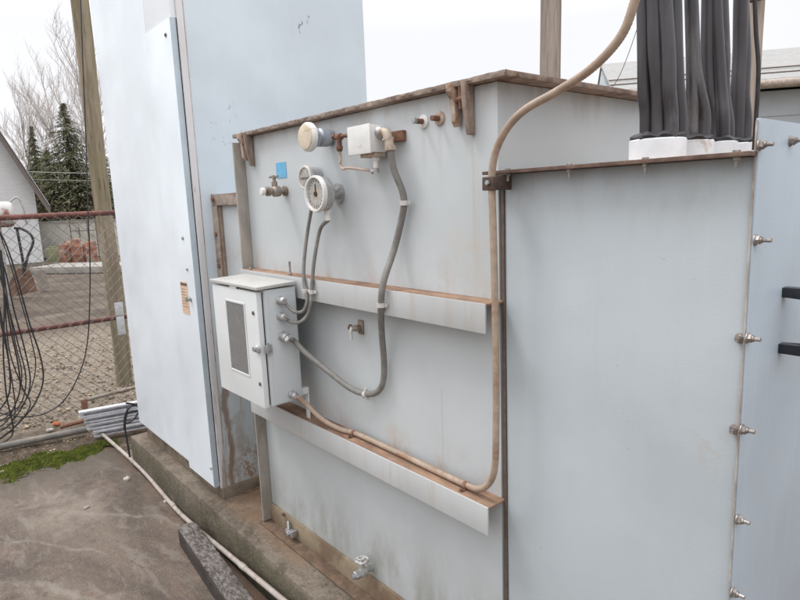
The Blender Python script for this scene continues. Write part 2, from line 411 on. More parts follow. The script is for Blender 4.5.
# moss band
m_moss = None
n = NT('bright_moss'); a = n.noise(18, 6, .8)
col = n.mix(n.rng(a, .34, .66), (.042, .055, .013), (.135, .155, .026)); col = n.mix(n.mul(n.rng(n.noise(4, 4, .6), .55, .7), .5), col, (.10, .08, .03))
m_moss = n.done(col, .95, 0, a, .6, .01, .15)
bm = BM(); cells = {}
mossbed = []
NY = 190
for j in range(NY):
    y = -1.75 + j * (1.62 / NY)
    t = (y + 1.75) / 1.62
    xc = -2.09 + .03*math.sin(j*.13) + .02*math.sin(j*.41)
    hw = (.16 if t < .75 else .16 - (t-.75)*.42) * (1 + .15*math.sin(j*.23+1))
    for i in range(34):
        q = -1 + 2*i/33
        if abs(q) > .82 and random.random() < (abs(q)-.6)*1.8: continue
        mossbed.append((xc + q*hw + random.uniform(-.006, .006), y + random.uniform(-.005, .005), .005 + .010*(1-q*q) + .004*math.sin(j*.7)*math.sin(i*1.1)))
for (x, y, z) in mossbed:
    r = random.uniform(.006, .012); h = random.uniform(.002, .008)
    base = [bm.verts.new((x + r*math.cos(k*2.09+x*99), y + r*math.sin(k*2.09+x*99), z-.008)) for k in range(3)]
    tp = bm.verts.new((x+random.uniform(-.004, .004), y+random.uniform(-.004, .004), z+h))
    for k in range(3): bm.faces.new((base[k], base[(k+1) % 3], tp))
tag(mk('moss', bm, m_moss), 'band of bright green moss along the slab edge', kind='stuff')

# gravel and litter beyond the fence and on the soil
def blob(bm, c, r, sq=.6, n=1):
    M4 = Matrix.Translation(c) @ Matrix.Rotation(random.uniform(0, 6.28), 4, 'Z') @ Matrix.Diagonal((r, r*random.uniform(.6, 1), r*sq, 1))
    g = bmesh.ops.create_icosphere(bm, subdivisions=n, radius=1, matrix=M4)
    for v in g['verts']: v.co += Vector([random.uniform(-.14, .14)*r for _ in range(3)])
bm = BM()
for k in range(2600):
    x = -2.95 - 3.2*random.random()**1.5; y = random.uniform(-2.4, 1.6)
    small = random.random() < .10
    if small: x = random.uniform(-2.6, -2.25); y = random.uniform(-1.6, .1)
    blob(bm, (x, y, .0), random.uniform(.006, .020)*(.6 if small else 1), .5)
m_gravel = basic('tan_gravel', (.32, .25, .175), .9, 0, .5, 9, dirt=(.10, .075, .05), dirt_amt=.7)
tag(mk('gravel', bm, m_gravel), 'tan gravel and litter scattered beyond the fence', kind='stuff')
def stone(u, v, r, mat, label, name='stone', z=0.0):
    bm = BM(); p = at(u, v, 'z', z); p.z += r*.35; blob(bm, p, r, .55, 2)
    tag(mk(name, bm, mat, smooth=50), label, name, 'loose stones on the ground')
m_st = basic('pale_stone', (.42, .38, .33), .85, 0, .25, 60); m_st2 = basic('orange_brick', (.45, .17, .08), .9, 0, .3, 50)
stone(127, 480, .022, m_st, 'pale stone on the brown slab near the thin grey pipe')
stone(87, 508, .016, m_st, 'small stone on the slab left of the timber beam')
stone(166, 502, .015, m_st, 'small stone against the left side of the thin grey pipe')
stone(142, 463, .013, m_st, 'tiny stone on the slab close to the plinth end')
stone(26, 446, .022, m_st, 'white stone beside the thick ground pipe above the moss')
stone(50, 431, .026, m_st, 'rounded white stone behind the thick ground pipe near orange brick', z=.0)
stone(57, 425, .034, m_st2, 'broken orange brick piece behind the thick ground pipe', 'brick')
stone(3, 473, .018, m_st, 'pale stone lying on the near edge of the moss')

# ------------------------------------------------------------------ TRANSFORMER TANK
T = thing('transformer_tank', (.69, .36, .2), 'large grey painted steel transformer tank with rusty lid rim and two long ledges', 'transformer')
TD = .76
bm = BM(); box(bm, .004, 1.38, 0, TD, .205, 1.925, .004); mk('tank_wall', bm, m_tank, T)
# lid with rusty rim
def wob(bm, amp=.0016):
    for v in bm.verts:
        v.co += Vector((math.sin(v.co.x*37+v.co.y*11), math.sin(v.co.y*29+v.co.x*17), math.sin(v.co.x*23+v.co.y*41)))*amp
bm = BM(); box(bm, -.035, 1.432, -.028, TD+.03, 1.926, 1.940, .003)
mk('lid', bm, m_flange, T)
bm = BM(); NS = 260; secs = []
for k in range(NS+1):
    x = -.035 + k*(1.466/NS); f = .0016*math.sin(k*.31)+.0012*math.sin(k*.83+1)+random.uniform(-.0007, .0007)
    secs.append([bm.verts.new((x, y, z)) for y, z in ((-.020, 1.9255), (-.029-f*.4, 1.9270), (-.0305+f*.4, 1.934), (-.029+f*.3, 1.9404+f*.35), (-.020, 1.9412))])
for a_, c_ in zip(secs, secs[1:]):
    for q in range(4): bm.faces.new((a_[q], a_[q+1], c_[q+1], c_[q]))
mk('rim_rust', bm, basic('dusty_brown_rim', (.25, .195, .16), .85, 0, .3, 40, dirt=(.13, .08, .06), dirt_amt=.5, bstr=.5), T)
# left edge angle
bm = BM(); box(bm, -.006, .0035, -.048, .02, .215, 1.905, .001)
mk('edge_plate', bm, basic('grey_brown_edge_paint', (.33, .30, .265), .6, 0, .2, 14, dirt=(.2, .15, .11), dirt_amt=.4, stretch=(1, 1, .3)), T)
# stiffener ledges: channel, open below
def ledge(z, z0, x0, x1):
    o_ = BM(); box(o_, x0, x1, -.072, -.0665, z0, z, .0015)
    f = mk('ledge', o_, m_ledge, T)
    b = BM(); box(b, x0, x1, -.0660, 0.001, z-.006, z-.0005, .0008); mk('ledge_top', b, m_rustlight, f)
    b = BM(); box(b, x0+.004, x1-.001, -.049, 0.001, z-.022, z-.0065, .0008)
    return f
L1 = ledge(1.383, 1.306, .02, 1.394)
L2 = ledge(.833, .753, .02, 1.392)
# ledge underside braces
for f, z0, z in ((L1, 1.306, 1.376), (L2, .753, .826)):
    for x in (.12, .62, 1.1):
        b = BM(); prism(b, [(x, -.0660, z-.001), (x, -.0660, z0+.02), (x, -.002, z-.001)], (.005, 0, 0)); mk('gusset', b, m_flange, f)
# base angle
b = BM(); box(b, -.01, 1.42, -.010, -.0005, .2105, .293, .002); mk('base_web', b, m_basewash, T)
b = BM(); box(b, -.02, 1.42, -.060, -.0005, .2015, .2100, .002); mk('base_flange', b, m_baseflange, T)
def bolt(parent, p, d, r=.008, h=.006, mat=None, shank=.0, name='bolt', washer=0):
    b = BM(); d = Vector(d).normalized(); p = Vector(p)
    if washer: lathe(b, p, d, [(0, washer), (.002, washer)], 20)
    hexn(b, p + d*(.002 if washer else 0), d, r, h, random.random())
    if shank: cyl(b, p + d*h, p + d*(h+shank), r*.5, 10)
    return mk(name, b, mat or m_darkbolt, parent)
for p in (at(284, 514, 'y', -.012), ):
    bolt(T, p, (0, -1, 0), .009, .008, m_darkbolt)
# grounding lug
p = at(287, 527, 'y', -.03)
b = BM(); box(b, p.x-.004, p.x+.045, -.042, -.012, p.z-.020, p.z-.006, .003); cyl(b, (p.x+.010, -.028, p.z-.008), (p.x-.006, -.020, p.z+.022), .007, 10, bev=.002); hexn(b, (p.x+.030, -.040, p.z-.013), (0, -1, 0), .010, .010); box(b, p.x+.040, p.x+.058, -.040, -.012, p.z-.028, p.z+.002, .003)
mk('ground_lug', b, m_galv, T)
# lid clamps (hooks)
def clamp(x, s=1.0):
    h = None
    prof1 = [(0, 1.925), (-.004, 1.86), (-.004, 1.832), (-.018, 1.828), (-.028, 1.842), (-.028, 1.90), (-.045, 1.915), (-.045, 1.938)]
    prof2 = [(-.002, 1.925), (-.002, 1.90), (-.010, 1.875), (-.002, 1.835), (-.002, 1.805), (-.020, 1.805), (-.024, 1.83), (-.034, 1.87), (-.036, 1.90), (-.040, 1.938)]
    b = BM(); prism(b, [(x-.032, y*s, z) for y, z in prof1], (.016, 0, 0), .003)
    h = mk('lid_clamp', b, m_beige, T)
    b = BM(); prism(b, [(x+.014, y*s, z) for y, z in prof2], (.015, 0, 0), .003); mk('clamp_jaw', b, m_flange, h)
    b = BM(); cyl(b, (x-.02, -.022, 1.895), (x+.02, -.022, 1.895), .008, 12); lathe(b, (x-.002, -.022, 1.870), (0, 0, 1), [(0, .006), (.06, .006)], 12); mk('clamp_bolt', b, m_rust, h)
clamp(1.278); clamp(.065)
# two capped pipe stubs with welded pads
for (u, v) in ((423, 121.5), (439, 118.5)):
    p = at(u, v, 'y', -.004)
    b = BM(); lathe(b, (p.x, 0, p.z), (0, -1, 0), [(0, .019), (.004, .019), (.006, .016)], 28)
    s = mk('weld_pad', b, m_beige if u > 430 else m_white, T)
    b = BM(); cyl(b, (p.x, -.006, p.z), (p.x, -.032, p.z), .0075, 14, bev=.001); mk('plug', b, m_rust, s)
    if u < 430:
        b = BM(); hexn(b, (p.x, -.032, p.z), (0, -1, 0), .0085, .010); mk('plug_cap', b, m_galv, s)
# upper left valve
def valve_parts(root, p, mb, mh):
    pass
p = at(286, 191, 'y', 0)     # wall end
vz = p.z; vx = p.x
b = BM()
lathe(b, (vx, -.0, vz), (0, -1, 0), [(0, .019), (.010, .019), (.011, .012), (.026, .012), (.028, .019), (.040, .021), (.052, .021), (.060, .014), (.068, .0135), (.070, .018), (.082, .018), (.083, .012), (.092, .012)], 24)
cyl(b, (vx, -.047, vz+.012), (vx, -.047, vz+.036), .011, 14); cyl(b, (vx, -.047, vz+.036), (vx, -.047, vz+.052), .0065, 12)
V = mk('valve', b, m_bronze, T)
b = BM(); cyl(b, (vx-.034, -.047, vz+.054), (vx+.030, -.047, vz+.054), .0045, 10); lathe(b, (vx, -.047, vz+.049), (0, 0, 1), [(0, .009), (.010, .009)], 12); mk('valve_handle', b, m_bronze, V)
b = BM(); lathe(b, (vx, -.092, vz), (0, -1, 0), [(0, .0135), (.012, .0135), (.014, .011)], 20); mk('valve_cap', b, m_white, V)
# middle sampling cock
p = at(362, 327, 'y', 0)
b = BM(); box(b, p.x-.014, p.x+.012, -.008, .001, p.z-.024, p.z+.024, .002)
V = mk('sampling_cock', b, m_flange, T)
b = BM(); cyl(b, (p.x, -.008, p.z), (p.x, -.040, p.z), .009, 12); hexn(b, (p.x, -.020, p.z), (0, -1, 0), .0125, .010); cyl(b, (p.x-.018, -.033, p.z+.002), (p.x+.02, -.033, p.z+.002), .006, 10); mk('cock_body', b, m_bronze, V)
b = BM(); tube(b, [(p.x-.004, -.040, p.z+.004), (p.x-.005, -.044, p.z-.012), (p.x-.005, -.043, p.z-.036)], .0055, 10, 6); mk('cock_lever', b, m_clip, V)
b = BM(); cyl(b, (p.x-.020, -.033, p.z+.002), (p.x-.026, -.033, p.z+.002), .010, 12); mk('cock_nut', b, m_bronze, V)
# drain valve at bottom right of frame
p = at(372, 567, 'y', 0); vx, vz = p.x, p.z
b = BM(); lathe(b, (vx, 0, vz), (0, -1, 0), [(0, .014), (.014, .014), (.015, .010), (.030, .010), (.031, .017), (.052, .018), (.053, .012), (.060, .012)], 20)
cyl(b, (vx, -.042, vz), (vx, -.042, vz+.034), .009, 12); V = mk('drain_valve', b, m_galvdull, T)
b = BM(); hexn(b, (vx, -.060, vz), (0, -1, 0), .016, .018); lathe(b, (vx, -.078, vz), (0, -1, 0), [(0, .010), (.012, .009)], 12); mk('drain_plug', b, m_galv, V)
b = BM(); ring = [(vx+.021*math.cos(a*math.pi/8), -.042+.021*math.sin(a*math.pi/8), vz+.046) for a in range(17)]
tube(b, ring, .005, 8, 1, cap=False)
for a in range(4): cyl(b, (vx, -.042, vz+.044), (vx+.021*math.cos(a*math.pi/2+.4), -.042+.021*math.sin(a*math.pi/2+.4), vz+.046), .0035, 8)
lathe(b, (vx, -.042, vz+.034), (0, 0, 1), [(0, .006), (.018, .007)], 12); mk('handwheel', b, basic('scuffed_white_wheel', (.50, .49, .47), .6, .2, .3, 90, dirt=(.2, .17, .14), dirt_amt=.6), V)
# studs at left end of the upper ledge
for (u, v, hh) in ((251, 264, .012), (290, 262, .05)):
    p = at(u, v+8, 'y', -.05); b = BM(); cyl(b, (p.x, -.05, 1.3835), (p.x, -.05, 1.385+hh), .0040, 10); hexn(b, (p.x, -.05, 1.3835), (0, 0, 1), .008, .008); mk('stud', b, m_bolt, T)

# throat frame between cabinet and tank
TH = thing('throat_duct', (-.17, .1, .95), 'white duct plate in beige angle frame joining the tall cabinet to the tank', 'duct')
b = BM(); box(b, -.349, -.010, .012, .30, .95, 1.70, .002); mk('duct_wall', b, m_tank, TH)
m_fr = basic('beige_angle_iron', (.34, .28, .235), .65, 0, .2, 30, dirt=(.18, .11, .08), dirt_amt=.5)
m_frd = basic('brown_beige_lip', (.26, .20, .16), .7, 0, .2, 30)
b = BM(); box(b, -.349, -.008, -.012, -.0035, 1.652, 1.704, .0015); fr = mk('frame_rail', b, m_fr, TH)
box_b = BM(); box(box_b, -.349, -.008, -.003, .011, 1.698, 1.704, .001); mk('frame_lip', box_b, m_frd, fr)
b = BM(); box(b, -.349, -.298, -.012, -.0035, .95, 1.6515, .0015); fp = mk('frame_post', b, m_fr, TH)
b = BM(); box(b, -.2975, -.290, -.003, .011, .95, 1.6515, .001); mk('frame_lip', b, m_frd, fp)
for (x, z) in ((-.325, 1.68), (-.05, 1.68), (-.322, 1.52), (-.322, 1.37), (-.322, 1.2)):
    bolt(TH, (x, -.012, z), (0, -1, 0), .011, .008, m_rust)

# ------------------------------------------------------------------ CABLE BOX (right)
B = thing('cable_terminal_box', (1.68, .3, .2), 'wide grey sheet metal cable box with rusty top flange at right of the tank', 'cable box')
b = BM(); box(b, 1.400, 1.966, .001, .62, .205, 1.700, .002); mk('box_wall', b, m_box, B)
b = BM(); box(b, 1.362, 1.972, -.040, .0, 1.7005, 1.7085, .001); fl = mk('top_flange', b, basic('dark_brown_flange', (.135, .085, .065), .8, 0, .3, 35, dirt=(.20, .14, .11), dirt_amt=.4, bstr=.4), B)
b = BM(); box(b, 1.400, 1.972, .0005, .62, 1.7008, 1.7058, .001); mk('box_top', b, m_beige, B)
b = BM(); box(b, 1.3905, 1.3995, -.003, .05, .21, 1.700, .001); mk('seam_strip', b, basic('dark_seam_strip', (.11, .08, .065), .8, 0, .2, 40), B)
for u in (507, 569, 645, 736):
    p = at(u, 164 - (u-507)*.045, 'y', -.026)
    b = BM(); hexn(b, (p.x, -.024, 1.7078), (0, 0, 1), .0065, .005); hexn(b, (p.x, -.024, 1.7002), (0, 0, -1), .0068, .007, .4); cyl(b, (p.x, -.024, 1.694), (p.x, -.024, 1.682), .0038, 10)
    mk('flange_bolt', b, m_bolt, B)
# collars
CY = [(.072, .056), (.205, .050), (.318, .050), (.44, .050)]
for k, (y, r) in enumerate(CY):
    b = BM(); lathe(b, (1.752+.006*k, y, 1.7062), (0, 0, 1), [(0, r), (.044, r), (.046, r-.002), (.046, r-.007), (.038, r-.008), (.037, .001)], 40)
    c = mk('cable_collar', b, m_collar, B)
    b = BM(); lathe(b, (1.752+.006*k, y, 1.7440), (0, 0, 1), [(0, r-.008), (.007, r-.002), (.013, r-.001), (.019, r-.007), (.023, r*.4)], 28)
    for v_ in b.verts: v_.co += Vector((random.uniform(-.002, .002), random.uniform(-.002, .002), random.uniform(-.0015, .0015)+.003*math.sin(v_.co.x*150+v_.co.y*90)))
    mk('sealing_tape', b, m_black, c)
# end panel facing right
b = BM(); box(b, 1.9665, 1.974, -.004, 1.02, .205, 1.765, .0015); PN = mk('end_panel', b, m_panel, B)
b = BM(); box(b, 1.9668, 1.9700, -.0066, -.0044, .205, 1.7615, .0004); mk('panel_edge', b, basic('brown_seam', (.36, .34, .31), .7, dirt=(.26, .18, .13), scale=12), PN)
def wingbolt(p, d, parent, L=.016):
    b = BM(); p = Vector(p); d = Vector(d)
    lathe(b, p, d, [(0, .0105), (.002, .0105), (.003, .009)], 20); hexn(b, p+d*.003, d, .0085, .006, random.random())
    cyl(b, p+d*.009, p+d*(.009+L), .0038, 10)
    lathe(b, p+d*.009, d, [(0, .0060), (.003, .0060)], 12)
    mk('panel_bolt', b, m_bolt, parent)
for (u, v) in ((755, 240), (747, 338), (741.5, 429), (737, 519), (732, 592), (759, 145), (790, 141)):
    p = at(u, v, 'x', 1.974); wingbolt(p, (1, 0, 0), PN, .014 if u != 755 else .018)
for (u, v) in ((741, 338), (735.5, 429)):
    p = at(u, v, 'y', .001); p.x = min(p.x, 1.962); wingbolt(p, (0, -1, 0), B, .012)
# black handle
h1 = at(783, 292, 'x', 1.974); h2 = at(781, 347, 'x', 1.974)
b = BM(); zz1, zz2 = h1.z, h2.z; yy = (h1.y+h2.y)/2
pts = [(1.974, yy, zz1), (2.020, yy, zz1), (2.034, yy, zz1-.012), (2.034, yy, zz2+.012), (2.020, yy, zz2), (1.974, yy, zz2)]
def rectbar(b, pts, wy, t):
    P = [Vector(p) for p in pts]
    outer = [(1.974, zz1+t), (2.024, zz1+t), (2.040, zz1-.004), (2.040, zz2+.004), (2.024, zz2-t), (1.974, zz2-t), (1.974, zz2+t), (2.018, zz2+t), (2.024, zz2+t+.006), (2.024, zz1-t-.006), (2.018, zz1-t), (1.974, zz1-t)]
    prism(b, [(x, yy-wy, z) for x, z in outer], (0, 2*wy, 0), .002)
rectbar(b, pts, .012, .010); mk('handle', b, m_handle, PN)

# ------------------------------------------------------------------ TALL CABINET (left)
K = thing('switch_cabinet', (-.94, .4, .2), 'very tall pale blue steel cabinet with white door standing left of the tank', 'cabinet')
b = BM(); box(b, -1.515, -.350, -.062, .935, .262, 3.2, .003); mk('cabinet_body', b, m_cab, K)
b = BM(); box(b, -1.500, -.346, -.085, .945, .2, .2615, .002); mk('base_skirt', b, basic('brown_skirt', (.17, .135, .10), .8, 0, .3, 14, dirt=(.10, .07, .05), dirt_amt=.5), K)
b = BM(); box(b, -1.490, -.33, .02, .95, .1995, .2052, .001); mk('base_foot', b, m_baseflange, K)
xs = at(187, 440, 'y', -.12).x
m_rail = basic('weathered_white_rail', (.50, .48, .42), .6, 0, .15, 12, dirt=(.28, .2, .14), dirt_amt=.5)
b = BM(); box(b, -1.515, -.352, -.086, -.0625, .262, .292, .002); mk('bottom_rail', b, m_rail, K)
b = BM(); box(b, xs+.001, -.362, -.1165, -.0625, 2.4685, 3.2, .002); mk('upper_panel', b, basic('clean_white_paint', (.84, .88, .91), .45, 0, .03, 3, bstr=.02), K)
def ex_post(n, col):
    m = n.mul(n.rng(n.sep.outputs[2], .3, 1.2, 1, .0), n.rng(n.noise(25, 5, .7, (1, 1, .12), .5), .50, .60))
    col = n.mix(n.mul(m, .65), col, (.27, .17, .11))
    m = n.rng(n.noise(50, 4, .7, (1, 1, .15), off=(3, 3, 3)), .66, .70)
    return n.mix(n.mul(m, .6), col, (.34, .22, .18))
b = BM(); box(b, -.3580, -.3475, -.0925, -.0640, .2622, 3.2, .0015); mk('corner_post', b, paint('corner_post_glare_paint', (.68, .67, .68), extra=ex_post), K)  # veiling glare along this corner is put into the pale paint tone
b = BM(); box(b, -.3500, -.3484, -.0636, -.0605, .2622, 3.2, .0005); mk('corner_seam', b, basic('seam_rust', (.34, .24, .2), .8, 0, .3, 20, dirt=(.5, .5, .5), dirt_amt=.7), K)
b = BM(); box(b, -1.535, xs-.001, -.117, -.0945, .305, 3.2, .002); D1 = mk('door', b, m_door, K)
b = BM(); box(b, xs, -.362, -.122, -.0945, .275, 2.466, .002); D2 = mk('side_door', b, m_door, K)
b = BM(); box(b, -.3618, -.3590, -.1225, -.0985, .272, 2.468, .0008); mk('door_edge', b, basic('blue_grey_edge', (.44, .51, .56), .5, var=.08, scale=8), D2)
b = BM(); box(b, -.380, -.3622, -.0943, -.0865, .295, 2.45); mk('door_gap_shade', b, m_black, D2)  # black strip standing in for the shade in the gap behind the door
for (u, v) in ((183, 238), (187.5, 269), (166, 35), (220-2, 473)):
    p = at(u, v, 'y', -.122); b = BM(); lathe(b, (min(p.x, -.375), -.122, p.z), (0, -1, 0), [(0, .009), (.003, .009), (.006, .006), (.008, .002)], 16); mk('door_screw', b, m_galvdull if v != 35 else m_darkbolt, D2)
p = at(191, 299, 'y', -.122); b = BM(); cyl(b, (p.x, -.122, p.z), (p.x, -.140, p.z), .008, 14); lathe(b, (p.x, -.122, p.z), (0, -1, 0), [(0, .013), (.004, .012)], 20); box(b, p.x-.004, p.x+.004, -.150, -.139, p.z-.014, p.z+.014, .002); mk('door_knob', b, m_galvdull, D2)
# orange sticker
a_ = at(180, 281, 'y', -.123); c_ = at(190, 315, 'y', -.123)
b = BM(); box(b, a_.x, c_.x, -.1236, -.1222, c_.z, a_.z, .0003, 1); sk = mk('warning_sticker', b, m_orange, D2)
b = BM(); W = c_.x-a_.x; H = a_.z-c_.z
box(b, a_.x+W*.05, c_.x-W*.05, -.1242, -.1237, a_.z-H*.12, a_.z-H*.04)
for i in range(7):
    z = a_.z-H*(.22+.09*i); x = a_.x+W*.12
    while x < c_.x-W*.2:
        w = W*random.uniform(.05, .14); box(b, x, min(x+w, c_.x-W*.1), -.1240, -.1237, z-H*.018, z); x += w+W*.05
mk('sticker_print', b, m_ink, sk)

# ------------------------------------------------------------------ CONTROL BOX
X0, X1 = .105, .486; Y0, Y1 = -.205, -.080; Z0, Z1 = .925, 1.352
CB = thing('control_box', (.30, -.13, Z0), 'pale grey wall mounted control box with grey window and slanted side fittings', 'control box')
b = BM(); box(b, X0, X1, Y0, Y1, Z0, Z1, .004); mk('box_body', b, m_ctls, CB)
b = BM(); box(b, X0-.004, X1-.012, -.232, Y0-.006, Z0-.004, Z1-.006, .004); DR = mk('door', b, m_ctl, CB)
b = BM(); box(b, X0+.004, X1-.018, Y0-.0058, Y0-.0003, Z0+.004, Z1-.014); mk('door_gap_shade', b, m_black, DR)  # black sheet painting the shaded gap between door and body
b = BM(); box(b, X1+.0003, X1+.004, Y0+.012, Y1-.006, Z0+.006, Z1-.022, .0015); mk('side_plate', b, m_ctls, CB)
b = BM()
prism(b, [(X0-.010, -.238, Z1+.003), (X0-.010, Y1, Z1+.007), (X0-.010, Y1, Z1+.019), (X0-.010, -.238, Z1+.014)], (X1-X0+.015, 0, 0), .002)
mk('top_cover', b, paint('cover_paint', (.52, .51, .48), streak=.03), CB)
a_ = at(226.5, 301.5, 'y', -.232); c_ = at(250, 375.5, 'y', -.232); a2 = at(232, 367, 'y', -.232); a3 = at(243.5, 304, 'y', -.232)
wx0 = (a_.x+a2.x)/2; wx1 = (c_.x+a3.x)/2; wz1 = (a_.z+a3.z)/2; wz0 = (c_.z+a2.z)/2
b = BM(); box(b, wx0, wx1, -.2335, -.2310, wz0, wz1, .0006, 1); W_ = mk('window', b, m_window, DR)
b = BM()
for (x0, x1, z0, z1) in ((wx0-.007, wx0, wz0-.007, wz1+.007), (wx1, wx1+.007, wz0-.007, wz1+.007), (wx0+.0001, wx1-.0001, wz1, wz1+.007), (wx0+.0001, wx1-.0001, wz0-.007, wz0)):
    box(b, x0, x1, -.2350, -.2322, z0, z1, .0008, 1)
mk('window_frame', b, m_ctl, W_)
p = at(233, 286, 'y', -.232); b = BM(); box(b, p.x-.03, p.x+.028, -.2332, -.2318, p.z-.009, p.z+.009, .0003, 1); mk('name_plate', b, m_white, DR)
for (u, v) in ((253.5, 313), (260.5, 384)):
    p = at(u, v, 'y', -.232); b = BM(); lathe(b, (p.x, -.232, p.z), (0, -1, 0), [(0, .0075), (.004, .0065), (.005, .003)], 14); mk('door_screw', b, m_darkbolt, DR)
p = at(263, 350, 'y', -.225)
b = BM(); lathe(b, (X1-.030, -.232, 1.142), (0, -1, 0), [(0, .015), (.004, .015), (.012, .009), (.018, .009)], 20); box(b, X1-.032, X1+.004, -.246, -.238, 1.132, 1.152, .002); mk('latch', b, m_galv, DR)
b = BM(); box(b, X1+.0005, X1+.010, -.222, -.196, 1.128, 1.156, .002); cyl(b, (X1+.008, -.212, 1.120), (X1+.008, -.212, 1.164), .005, 10); mk('latch_keeper', b, m_galv, CB)
# mounting feet reaching the ledges
b = BM(); box(b, .13, .46, Y1+.0005, -.0725, 1.312, 1.342, .001); mk('mounting_plate', b, m_ctl, CB)
b = BM(); box(b, .452, .476, -.0495, -.046, .8335, .96, .001); box(b, .452, .476, -.0795, -.0500, .935, .960, .001); mk('mounting_strap', b, m_ctl, CB)
# gland fittings on the side
def gland(u, v, r=.012, L=.030):
    p = at(u, v, 'x', X1+.004)
    b = BM(); q = Vector((X1+.004, p.y, p.z)); hexn(b, q, (1, 0, 0), r*1.35, .009, .3); lathe(b, q+Vector((.009, 0, 0)), (1, 0, 0), [(0, r), (L*.5, r), (L*.55, r*1.15), (L*.8, r*1.15), (L, r*.85)], 18)
    mk('cable_gland', b, m_alu, CB); return q + Vector((L*.8+.009, 0, 0))
g1 = gland(279, 300); g2 = gland(280, 316); g3 = gland(282, 336, .014); g4 = gland(291, 394, .011)

# ------------------------------------------------------------------ GAUGES
def cylY(b, x, z, prof, n=36): lathe(b, (x, 0, z), (0, -1, 0), prof, n)
# front dial gauge: face at y=-.10
pf = at(314, 194, 'y', -.100)
G = thing('dial_gauge', (pf.x, -.05, pf.z-.06), 'round dial gauge with white rim and dusty face, in front, below the blue sticker side', 'gauge')
G['label'] = 'larger white rimmed dial gauge with tarnished face, nearer of the overlapping pair'
b = BM(); cylY(b, pf.x, pf.z, [(0, .034), (.006, .034), (.007, .020), (.046, .021), (.047, .045), (.056, .056), (.086, .057), (.088, .055)]); mk('case', b, m_alu, G)
b = BM(); cylY(b, pf.x, pf.z, [(.086, .0600), (.097, .0600), (.101, .058), (.101, .053), (.096, .0515), (.092, .051)], 44); mk('bezel', b, m_white, G)
def m_dialmat():
    n = NT('tarnished_dial'); a = n.noise(60, 5, .7)
    col = n.mix(n.rng(a, .35, .65), (.30, .29, .265), (.46, .445, .41))
    col = n.mix(n.spot((pf.x+.002, -.09, pf.z), .030, .8), col, (.50, .40, .31))
    return n.done(col, .4, 0, a, .1)
b = BM(); cylY(b, pf.x, pf.z, [(.0885, .0505), (.093, .0505)], 40); dl = mk('dial', b, m_dialmat(), G)
b = BM(); cylY(b, pf.x, pf.z, [(.0932, .009), (.097, .008)], 16); box(b, pf.x-.0015, pf.x+.0015, -.0955, -.0935, pf.z, pf.z+.032); mk('pointer', b, m_black, dl)
b = BM()
for k in range(18):
    a = k*math.pi/9.5+.4; c0 = Vector((math.cos(a), 0, math.sin(a)))
    o_ = Vector((pf.x, -.0932, pf.z))+c0*.039; obox(b, o_, c0*.007, Vector((0, -.0008, 0)), Vector((-c0.z, 0, c0.x))*.002)
mk('scale_marks', b, m_ink, dl)
b = BM(); hexn(b, (pf.x+.012, -.060, pf.z-.054), (.1, 0, -1), .013, .012); cyl(b, (pf.x+.013, -.060, pf.z-.064), (pf.x+.016, -.060, pf.z-.090), .010, 14, bev=.002); mk('cable_gland', b, m_white, G)
gA = Vector((pf.x+.016, -.060, pf.z-.086))
# rear gauge
pr = at(305, 178, 'y', -.055)
G2 = thing('dial_gauge', (pr.x, -.03, pr.z-.05), 'smaller grey dial gauge partly hidden behind the larger white rimmed gauge', 'gauge')
b = BM(); cylY(b, pr.x, pr.z, [(0, .018), (.010, .018), (.011, .038), (.046, .040), (.050, .038)]); mk('case', b, m_alu, G2)
b = BM(); cylY(b, pr.x, pr.z, [(.046, .0425), (.056, .0425), (.058, .040), (.058, .035), (.054, .034)], 40); mk('bezel', b, m_clip, G2)
b = BM(); cylY(b, pr.x, pr.z, [(.0505, .0335), (.055, .0335)], 36); dl = mk('dial', b, m_glassy, G2)
b = BM(); box(b, pr.x-.026, pr.x+.026, -.0570, -.0552, pr.z-.003, pr.z+.002); mk('pointer', b, m_darkbolt, dl)
b = BM(); cyl(b, (pr.x+.012, -.03, pr.z-.036), (pr.x+.013, -.03, pr.z-.060), .009, 12); mk('cable_gland', b, m_alu, G2)
gB = Vector((pr.x+.013, -.03, pr.z-.056))
# mushroom gauge with cream face
pc = at(305, 137, 'y', -.105)
G3 = thing('capped_gauge', (pc.x, -.05, pc.z-.05), 'round gauge with faded blank cream face on grey neck under the tank lid', 'gauge')
b = BM(); cylY(b, pc.x, pc.z, [(.082, .044), (.086, .047), (.098, .047), (.103, .044)]); mk('case', b, m_white, G3)
b = BM(); cylY(b, pc.x, pc.z, [(.1032, .041), (.107, .040), (.109, .030)]); mk('cover', b, m_cream, G3)
b = BM(); cylY(b, pc.x, pc.z, [(0, .026), (.006, .026), (.0065, .021), (.014, .022), (.020, .029), (.050, .030), (.056, .024), (.062, .024), (.064, .032), (.072, .032), (.0735, .024), (.0815, .024)], 28); mk('neck', b, basic('blue_grey_casting', (.36, .39, .43), .45, .3, .2, 50, dirt=(.22, .22, .22)), G3)
